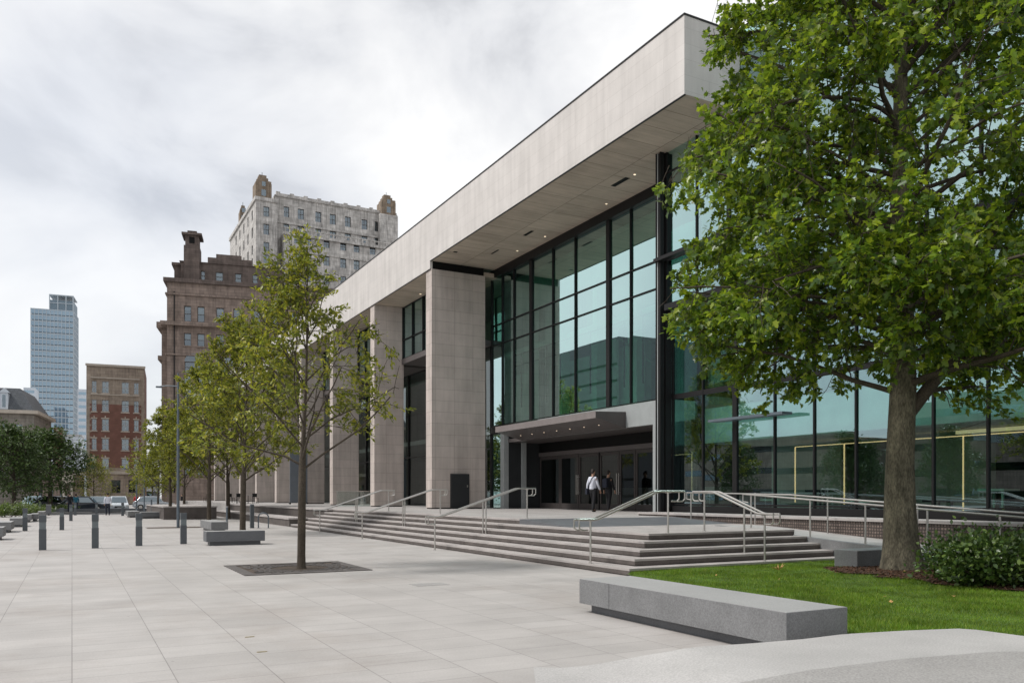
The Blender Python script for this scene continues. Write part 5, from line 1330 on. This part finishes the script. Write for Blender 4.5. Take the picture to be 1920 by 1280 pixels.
# side wall, left
Dp = 26
lops = [(4+i*3.6, 5.4+i*3.6, za, zb) for i in range(6) for za, zb in rowsz]
wall_open(b,'left',Dp,0,H_,lops,v=0.0,rev=0.4)
b.build('wall', M['brown_stone'], bb_)
b = MB(); b.M = fr.M; b.box(0.5,Wd,0.6,Dp,0.1,H_-1.0); b.build('core', M['brown_dark'], bb_)
windows(bb_, fr, 'front', ops+aro, rev=0.4, fmat='wframe_dark', cross=False, sill='brown_stone'); windows(bb_, fr, 'left', lops, rev=0.4, fmat='wframe_dark', cross=False)
for (a,c,za,zb) in aro:   # arched heads
    um = (a+c)/2; rr_ = (c-a)/2
    b = MB(); b.M = fr.M; n = 14; vs = []
    for i in range(n+1):
        an = math.pi*i/n
        vs += [(um+rr_*math.cos(an), -0.04, zb+rr_*math.sin(an)), (um+(rr_+0.45)*math.cos(an), -0.04, zb+(rr_+0.45)*math.sin(an)), (um+rr_*math.cos(an), 0.02, zb+rr_*math.sin(an)), (um+(rr_+0.45)*math.cos(an), 0.02, zb+(rr_+0.45)*math.sin(an))]
    b.add(vs, [(4*i,4*i+4,4*i+5,4*i+1) for i in range(n)]+[(4*i+1,4*i+5,4*i+7,4*i+3) for i in range(n)]); o = b.build('arch', M['brown_stone'], bb_)
    b = MB(); b.M = fr.M; b.add([(um+rr_*math.cos(math.pi*i/n), -0.015, zb+rr_*math.sin(math.pi*i/n)) for i in range(n+1)], [tuple(range(n+1))]); b.build('fanlight', M['pane'], o)
def corn(par, fr, u0, u1, z0, z1, out, mat, dp=None):
    b = MB(); b.M = fr.M; b.box(u0-out, u1, -out, 0.02, z0, z1)
    if dp: b.box(u0-out, u0+0.02, 0.021, dp, z0, z1)
    b.build('cornice', M[mat], par)
corn(bb_, fr, 0, Wd, H_, H_+0.6, 0.5, 'brown_dark', Dp); corn(bb_, fr, 0, Wd, H_-2.0, H_-1.7, 0.25, 'brown_stone', Dp)
corn(bb_, fr, 0, Wd, fr.z(610), fr.z(603), 0.9, 'brown_stone', Dp); corn(bb_, fr, 0, Wd, fr.z(665), fr.z(662), 0.25, 'brown_stone', Dp); corn(bb_, fr, 0, Wd, fr.z(753), fr.z(749), 0.3, 'brown_stone', Dp)
# left wing, set back and projecting
w0, w1 = fr.u(299), 0
b = MB(); b.M = fr.M; zw = fr.z(605); wo_ = [(5+i*3.6, 6.2+i*3.6, za, zb) for i in range(5) for za, zb in rowsz[1:]]
b.box(w0+0.45,-0.01,3.0,Dp,0,zw-0.3); wall_open(b,'left',Dp-2.6,0,zw,wo_,v=w0,rev=0.4,u0=2.6); b.quad((w0,2.6,0),(0,2.6,0),(0,2.6,zw),(w0,2.6,zw)); b.quad((w0,2.6,zw),(0,2.6,zw),(0,Dp,zw),(w0,Dp,zw)); b.build('wing_wall', M['brown_stone'], bb_)
windows(bb_, fr, 'left', wo_, v=w0, rev=0.4, cross=False)
b = MB(); b.M = fr.M; b.box(w0-0.7, 0, 2.0, 2.58, zw-0.4, zw+0.5); b.box(w0-0.7, w0-0.002, 2.58, Dp, zw-0.4, zw+0.5); b.build('cornice', M['brown_stone'], bb_)
b = MB(); b.M = fr.M; w2 = fr.u(293.5); z2 = fr.z(665); b.box(w2, w0-0.01, 6, Dp, 0, z2); b.box(w2-0.5, w0-0.012, 5.4, Dp, z2+0.002, z2+0.7); b.build('rear_wing', M['brown_stone'], bb_)
# attic, stepped parapet
zz0 = H_+0.6
b = MB(); b.M = fr.M; a0, a1 = fr.u(337), fr.u(533)
aops = [(fr.u(356),fr.u(365),fr.z(527),fr.z(511)), (fr.u(375),fr.u(383),fr.z(527),fr.z(512)),(fr.u(403),fr.u(417),fr.z(527),fr.z(517)),(fr.u(440),fr.u(452),fr.z(529),fr.z(520)),(fr.u(473),fr.u(483),fr.z(533),fr.z(523)),(fr.u(498),fr.u(508),fr.z(536),fr.z(526))]
VA = 1.6; ztop = fr.z(487, v=VA); aops = [(o[0],o[1],zz0+0.4,zz0+1.9) for o in aops]
wall_open(b,'front',a1-a0,zz0,ztop,aops,v=VA,rev=0.3,u0=a0); b.box(a0+0.01,a1-0.01,VA+0.5,18,zz0,ztop-0.05)
b.box(fr.u(388),fr.u(472),VA-0.02,VA+0.6,ztop+0.002,ztop+0.9); b.box(fr.u(404),fr.u(452),VA-0.03,VA+0.6,ztop+0.904,ztop+1.5); b.build('attic_wall', M['brown_dark'], bb_)
windows(bb_, fr, 'front', aops, v=VA, rev=0.3, cross=False)
b = MB(); b.M = fr.M; b.box(a0-0.2,a1+0.2,VA-0.2,VA+0.7,ztop-0.12,ztop+0.0); b.build('cornice', M['brown_dark'], bb_)
# big stack with cap
s0, s1 = fr.u(343), fr.u(373)
b = MB(); b.M = fr.M; za_, zb_ = zz0, fr.z(460, v=2.2); b.box(s0,s1,1.2,4.6,za_,zb_); c0, c1 = fr.u(345.5), fr.u(371); b.box(c0,c1,1.4,4.3,zb_+0.002,fr.z(440,v=2)); stk = b.build('stack', M['brown_dark'], bb_)
b = MB(); b.M = fr.M; zc = fr.z(440,v=2); b.box(c0-0.5,c1+0.5,0.9,4.8,zc+0.002,zc+0.35); b.box(c0+0.3,c1-0.3,1.7,4.0,zc+0.352,zc+0.85); b.build('stack_cap', M['brown_dark'], stk)
b = MB(); b.M = fr.M; b.box((c0+c1)/2-0.4,(c0+c1)/2+0.4,1.36,1.398,zb_+0.4,zb_+1.4); b.build('opening', M['black'], stk)
s0, s1 = fr.u(322.5), fr.u(336); b = MB(); b.M = fr.M; b.box(s0,s1,3,6,zz0,fr.z(497,v=3)); b.box(s0-0.35,s1+0.35,2.6,6.4,fr.z(497,v=3)+0.002,fr.z(492,v=3)); b.build('stack', M['brown_dark'], bb_)
b = MB(); b.M = fr.M; b.tube([(fr.u(327),-0.15,2),(fr.u(327),-0.15,H_-1.5)], 0.1, 6); b.build('drainpipe', M['mull'], bb_)

# --- white block behind
fr = Frame(480, 182, 0.0)
wb = thing('hotel_tower', 'tall weathered white stone tower block with tan brick roof turrets', 'building', tuple(fr.o))
H1 = fr.z(369); Wt = fr.u(520)
rws = [(fr.z(403),fr.z(384)),(fr.z(437),fr.z(417)),(fr.z(469),fr.z(451)),(fr.z(491),fr.z(475)),(fr.z(525),fr.z(508)),(fr.z(560),fr.z(543))]
o1 = [(fr.u(494),fr.u(505),za,zb) for za,zb in rws]
so_ = [(3.5+i*5.2,5.0+i*5.2,za,zb) for i in range(5) for za,zb in rws]
b = MB(); b.M = fr.M; wall_open(b,'front',Wt,0,H1,o1,rev=0.4); wall_open(b,'left',34,0,H1,so_,v=0,rev=0.4); b.box(0.5,Wt+0.01,0.6,34,0,H1-0.05)
b.build('tower_wall', M['white_stone'], wb)
windows(wb, fr, 'front', o1, rev=0.4, cross=True); windows(wb, fr, 'left', so_, rev=0.4, cross=False)
# main block
VM = 3.0; M0, M1 = fr.u(520), fr.u(752)
mw = [(537,547),(563,575),(596,607),(623,634.5),(651.5,662.5),(682.5,693.5),(707,716),(729,739)]
def zrow(zt, zb): return (zb, zt)
mrows = [(fr.z(397,v=VM),fr.z(377,v=VM)), (fr.z(424,v=VM),fr.z(410,v=VM)), (fr.z(455,v=VM),fr.z(440,v=VM)), (fr.z(489,v=VM),fr.z(470,v=VM)), (fr.z(525,v=VM),fr.z(505,v=VM)), (fr.z(560,v=VM),fr.z(540,v=VM)), (fr.z(595,v=VM),fr.z(577,v=VM))]
HM = fr.z(358,v=VM)
mo = [(fr.u(a)*1.015,fr.u(c)*1.015,za,zb) for a,c in mw for za,zb in mrows[:2]]
b = MB(); b.M = fr.M; wall_open(b,'front',M1-M0,0,HM,mo,v=VM,rev=0.4,u0=M0); b.box(M0,M1,VM+0.5,34,0,HM-0.05); b.build('main_wall', M['white_stone'], wb)
windows(wb, fr, 'front', mo, v=VM, rev=0.4)
b = MB(); b.M = fr.M
b.box(M0+0.5,M1,VM+0.05,VM+0.5,HM+0.002,HM+0.55)
for i in range(9):
    u_ = M0+0.4+i*(M1-M0-1)/9; b.box(u_,u_+0.9,VM-0.05,VM+0.6,HM+0.002,HM+0.85)
b.box(M0,M1,VM-0.35,VM+0.6,HM-0.3,HM); b.build('parapet', M['white_stone'], wb)
b = MB(); b.M = fr.M; b.box(M0,M1,VM-0.25,VM,mrows[0][0]-1.6,mrows[0][0]-1.2); b.box(-0.3,Wt+0.2,-0.35,0,H1-0.7,H1+0.1); b.box(-0.3,0,0.001,34,H1-0.7,H1+0.1); b.build('cornice', M['white_stone'], wb)
# lower projecting block
VL = -1.0; L0, L1 = fr.u(531), fr.u(760); HL = fr.z(428,v=VL)
lo_ = [(fr.u(a)+0.1,fr.u(c)+0.1,za,zb) for a,c in [(549,560),(571,581),(604,615),(635,646),(660,671),(690,701),(716,726),(738,747)] for za,zb in mrows[2:]]
b = MB(); b.M = fr.M; wall_open(b,'front',L1-L0,0,HL,lo_,v=VL,rev=0.4,u0=L0); b.quad((L0,VL,0),(L0,VM,0),(L0,VM,HL),(L0,VL,HL)); b.quad((L0,VL,HL),(L1,VL,HL),(L1,VM,HL),(L0,VM,HL)); b.build('lower_wall', M['white_stone'], wb)
windows(wb, fr, 'front', lo_, v=VL, rev=0.4)
b = MB(); b.M = fr.M; b.box(L0-0.4,L1,VL-0.5,VL,HL-0.5,HL+0.1)
for i in range(30): b.box(L0+i*1.0,L0+i*1.0+0.35,VL-0.35,VL-0.1,HL+0.102,HL+0.9)
b.box(L0-0.3,L1,VL-0.4,VL-0.05,HL+0.902,HL+1.15); b.box(L0-0.2,L1,VL-0.2,VL,fr.z(462,v=VL),fr.z(459,v=VL)); b.build('balustrade', M['white_stone'], wb)
def turret(fr, u0, u1, v0, z0, z1):
    b = MB(); b.M = fr.M; um = (u0+u1)/2; hw = (u1-u0)/2; zs = z0+(z1-z0)*0.62
    b.box(u0,u1,v0,v0+2*hw,z0,zs)
    for i in range(3):
        f = 1-0.18*(i+1); zz_ = zs+(z1-zs)*i/3; b.box(um-hw*f,um+hw*f,v0+hw-hw*f,v0+hw+hw*f,zz_,zs+(z1-zs)*(i+1)/3)
    for s in (0.06,0.9): b.box(u0+2*hw*s-0.1,u0+2*hw*s+0.25,v0-0.12,v0,z0,zs+0.5)
    o = b.build('roof_turret', M['turret'], wb)
    b = MB(); b.M = fr.M; b.box(um-0.5,um+0.5,v0-0.03,v0-0.001,z0+0.6,z0+2.0); b.build('opening', M['pane'], o)
    b = MB(); b.M = fr.M; b.box(um-0.4,um+0.4,v0-0.03,v0-0.001,z0+2.8,z0+3.8); b.build('opening', M['pane'], o)
    b = MB(); b.M = fr.M; b.tube([(um,v0+hw,z1),(um,v0+hw,z1+0.9)],0.06,5); b.build('finial', M['mull'], o)
turret(fr, fr.u(479)+0.1, fr.u(510), 0.3, H1, fr.z(322)); turret(fr, -0.0, fr.u(497)*0.9, 20, H1, H1+4.6); 
uu = fr.u(716)*1.02
turret(fr, uu, fr.u(742)*1.02, VM-1.2, fr.z(404,u=uu,v=VM), fr.z(364,u=uu,v=VM))
b = MB(); b.M = fr.M; b.box(fr.u(712)*1.02, fr.u(745)*1.02, VM-1.6, VM, 0, fr.z(404,u=uu,v=VM)); b.build('corner_pier', M['white_stone'], wb)

# --- glass tower
fr = Frame(57, 450, -7)
gt = thing('glass_tower', 'tall blue glass high rise on the skyline at left', 'building', tuple(fr.o))
Wd = fr.u(138); H_ = fr.z(577); Dp = 20
b = MB(); b.M = fr.M; b.box(0.4,Wd-0.4,0.5,Dp-0.5,0,H_); b.build('core', M['tower_body'], gt)
ns = 26; zb0 = fr.z(870)
for i in range(ns):
    z0_ = H_-(i+1)*(H_-zb0)/ns; z1_ = H_-i*(H_-zb0)/ns-0.05
    b = MB(); b.M = fr.M; j = random.uniform(-0.02,0.02)
    b.quad((0.2,0.12,z0_+0.5),(Wd-0.2,0.12+j,z0_+0.5),(Wd-0.2,0.12+j,z1_-0.2),(0.2,0.12,z1_-0.2)); b.quad((Wd-0.12,0.2,z0_+0.5),(Wd-0.12,Dp,z0_+0.5),(Wd-0.12,Dp,z1_-0.2),(Wd-0.12,0.2,z1_-0.2)); b.build('window_band', M['tower_glass'], gt)
b = MB(); b.M = fr.M
for i in range(12): u_ = i*(Wd-0.3)/11; b.box(u_,u_+0.3,-0.15,0.3,0,H_)
for i in range(ns+1): z_ = H_-i*(H_-zb0)/ns; b.box(0,Wd,-0.1,0.28,z_-0.5,z_); b.box(Wd-0.25,Wd+0.1,0.3,Dp,z_-0.5,z_)
for i in range(9): v_ = 0.4+i*(Dp-0.5)/8; b.box(Wd-0.25,Wd+0.15,v_-0.3,v_+0.3,0,H_)
b.build('facade_grid', M['tower_frame'], gt)
b = MB(); b.M = fr.M; k0 = fr.u(92); Hc = fr.z(550)
b.box(k0,Wd,0.2,Dp*0.8,H_+0.002,Hc-2.6); b.build('crown_core', M['tower_body'], gt)
b = MB(); b.M = fr.M
for u_ in (k0, k0+(Wd-k0)/3, k0+2*(Wd-k0)/3, Wd-0.5): b.box(u_,u_+0.5,-0.1,0.4,H_,Hc)
b.box(k0,Wd,-0.12,Dp*0.8,Hc,Hc+0.5); b.box(k0,Wd,-0.12,0.3,H_+3.6,H_+4.0); b.build('crown_frame', M['tower_frame'], gt)
# --- slab between, low pale blocks
fr = Frame(145.5, 380, -4)
sb = thing('slab_block', 'pale blue grey apartment slab peeping out between glass tower and red brick block', 'building', tuple(fr.o))
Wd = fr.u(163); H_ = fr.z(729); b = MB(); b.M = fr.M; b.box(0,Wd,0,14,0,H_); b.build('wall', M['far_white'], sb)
for i in range(12):
    z_ = H_-2.6-i*3.1; b = MB(); b.M = fr.M; b.box(0.4,Wd-0.4,-0.06,-0.002,z_,z_+1.3); b.build('window_band', M['tower_glass'], sb)
fr = Frame(44, 400, -4)
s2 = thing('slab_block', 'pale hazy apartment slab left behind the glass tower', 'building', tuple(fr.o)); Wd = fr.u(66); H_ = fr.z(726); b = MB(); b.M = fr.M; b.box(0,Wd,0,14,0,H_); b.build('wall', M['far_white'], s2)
for i in range(8):
    z_ = H_-2.6-i*3.1; b = MB(); b.M = fr.M; b.box(0.4,Wd-0.4,-0.06,-0.002,z_,z_+1.3); b.build('window_band', M['tower_glass'], s2)
fr = Frame(76, 230, -4)
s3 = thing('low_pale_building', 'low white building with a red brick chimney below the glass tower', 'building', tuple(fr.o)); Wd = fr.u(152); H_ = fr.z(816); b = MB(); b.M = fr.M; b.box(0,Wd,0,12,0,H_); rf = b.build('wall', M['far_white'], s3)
b = MB(); b.M = fr.M; b.box(-0.2,Wd+0.2,-0.2,12.2,H_+0.002,H_+0.5); b.build('parapet', M['wframe'], s3)
b = MB(); b.M = fr.M; b.box(fr.u(101),fr.u(118),-0.5,1.8,0,fr.z(803)); b.box(fr.u(100),fr.u(119),-0.7,2.0,fr.z(803)+0.002,fr.z(801)); b.build('chimney', M['red_brick'], s3)
# --- mansard house at the left
fr = Frame(-70, 118, -8)
mh = thing('mansard_house', 'grey stone house with slate mansard roof and white dormer at the left edge', 'building', tuple(fr.o))
Wd = fr.u(64); HE = fr.z(776, u=Wd); HR = fr.z(727, u=Wd)
mrw = [(fr.z(814,u=Wd),fr.z(795,u=Wd)), (fr.z(860,u=Wd),fr.z(835,u=Wd)), (fr.z(905,u=Wd),fr.z(880,u=Wd))]
mop = [(fr.u(a),fr.u(c),za,zb) for a,c in ((-50,-36),(-20,-6),(3,15),(28,42)) for za,zb in mrw]
b = MB(); b.M = fr.M; wall_open(b,'front',Wd,0,HE,mop,rev=0.3); b.quad((Wd,0,0),(Wd,14,0),(Wd,14,HE),(Wd,0,HE)); b.box(0.4,Wd-0.02,0.5,14,0,HE-0.05); b.build('wall', M['house_stone'], mh)
windows(mh, fr, 'front', mop, fmat='wframe', sill='trim')
b = MB(); b.M = fr.M; b.box(-0.5,Wd+0.6,-0.6,14.5,HE,HE+0.5); b.build('cornice', M['trim'], mh)
b = MB(); b.M = fr.M; i_ = 1.5; b.add([(0,0,HE+0.5),(Wd,0,HE+0.5),(Wd,14,HE+0.5),(0,14,HE+0.5),(i_,i_,HR),(Wd-i_*1.4,i_,HR),(Wd-i_*1.4,14-i_,HR),(i_,14-i_,HR)], [(0,1,5,4),(1,2,6,5),(2,3,7,6),(3,0,4,7),(4,5,6,7)]); rf = b.build('roof', M['slate'], mh)
for a, c in ((-46,-30),(0,15)):
    ua, uc = fr.u(a), fr.u(c); b = MB(); b.M = fr.M; b.box(ua,uc,-0.05,2.0,HE+0.6,HE+3.0); um = (ua+uc)/2
    b.add([(ua-0.15,-0.15,HE+3.0),(uc+0.15,-0.15,HE+3.0),(um,-0.15,HE+3.7),(ua-0.15,2,HE+3.0),(uc+0.15,2,HE+3.0),(um,2,HE+3.7)], [(0,1,2),(0,2,5,3),(1,4,5,2)]); b.build('dormer', M['far_white'], rf)
    do = [(ua+0.25,uc-0.25,HE+0.9,HE+2.7)]
    b = MB(); b.M = fr.M; b.box(ua+0.3,uc-0.3,-0.09,-0.052,HE+0.9,HE+2.7); b.build('window', M['pane'], mh)
# --- ground floor buildings and wall far behind cars
fr = Frame(60, 116, -4)
st_ = thing('stone_porch', 'dark stone porch building under the broad dark tree behind the far couple', 'building', tuple(fr.o)); Wd = fr.u(150); H_ = 4.6
gop = [(fr.u(92),fr.u(100),0.2,3.2),(fr.u(112),fr.u(117),0.6,3.2),(fr.u(72),fr.u(80),0.6,3.2)]
b = MB(); b.M = fr.M; wall_open(b,'front',Wd,0,H_,gop,rev=0.5); b.box(0.01,Wd,0.8,10,0,H_-0.1); b.build('wall', M['brown_stone'], st_)
b = MB(); b.M = fr.M; b.box(-0.3,Wd+0.3,-0.5,10,H_,H_+0.5); b.box(fr.u(119),fr.u(138),-1.8,0,3.3,H_-0.002); b.box(fr.u(119),fr.u(123),-1.8,-1.2,0,3.3); b.box(fr.u(134),fr.u(138),-1.8,-1.2,0,3.3); b.build('porch', M['trim'], st_)
windows(st_, fr, 'front', gop, rev=0.5)
fr = Frame(272, 175, -4)
s5 = thing('far_office_block', 'low pale block glimpsed in the gap between red brick and brown blocks', 'building', tuple(fr.o)); Wd = fr.u(300); b = MB(); b.M = fr.M; H_ = fr.z(880); b.box(0,Wd,0,12,0,H_); b.build('wall', M['far_white'], s5)
for i in range(3): b = MB(); b.M = fr.M; b.box(0.3,Wd-0.3,-0.05,-0.002,1.2+i*2.2,2.4+i*2.2); b.build('window_band', M['tower_glass'], s5)
# --- buildings across the plaza (outside the frame, mirrored in the glass)
def reflector(label, x0, x1, y0, y1, h, mat):
    t = thing('office_building', label, 'building', (x0,y0,0))
    b = MB(); b.box(x0,x1,y0,y1,0,h); b.build('wall', M[mat], t)
    n = int(h//3.6)
    for i in range(n):
        z_ = 1.2+i*3.6; b = MB(); b.box(x1+0.002,x1+0.06,y0+0.6,y1-0.6,z_,z_+(1.0 if mat != 'darkgranite' else 0.5)); b.build('window_band', M['pane'] if mat != 'darkgranite' else M['mull'], t)
    return t
reflector('dark grey office slab across the square, mirrored in the entrance glass', -96, -62, 142, 178, 36, 'darkgranite')
reflector('long brown block across the square, mirrored in the right hand glass', -88, -66, 20, 78, 15, 'brown_stone')
reflector('tan block across the square, mirrored low in the glass', -90, -64, 84, 120, 11, 'tan_stone')
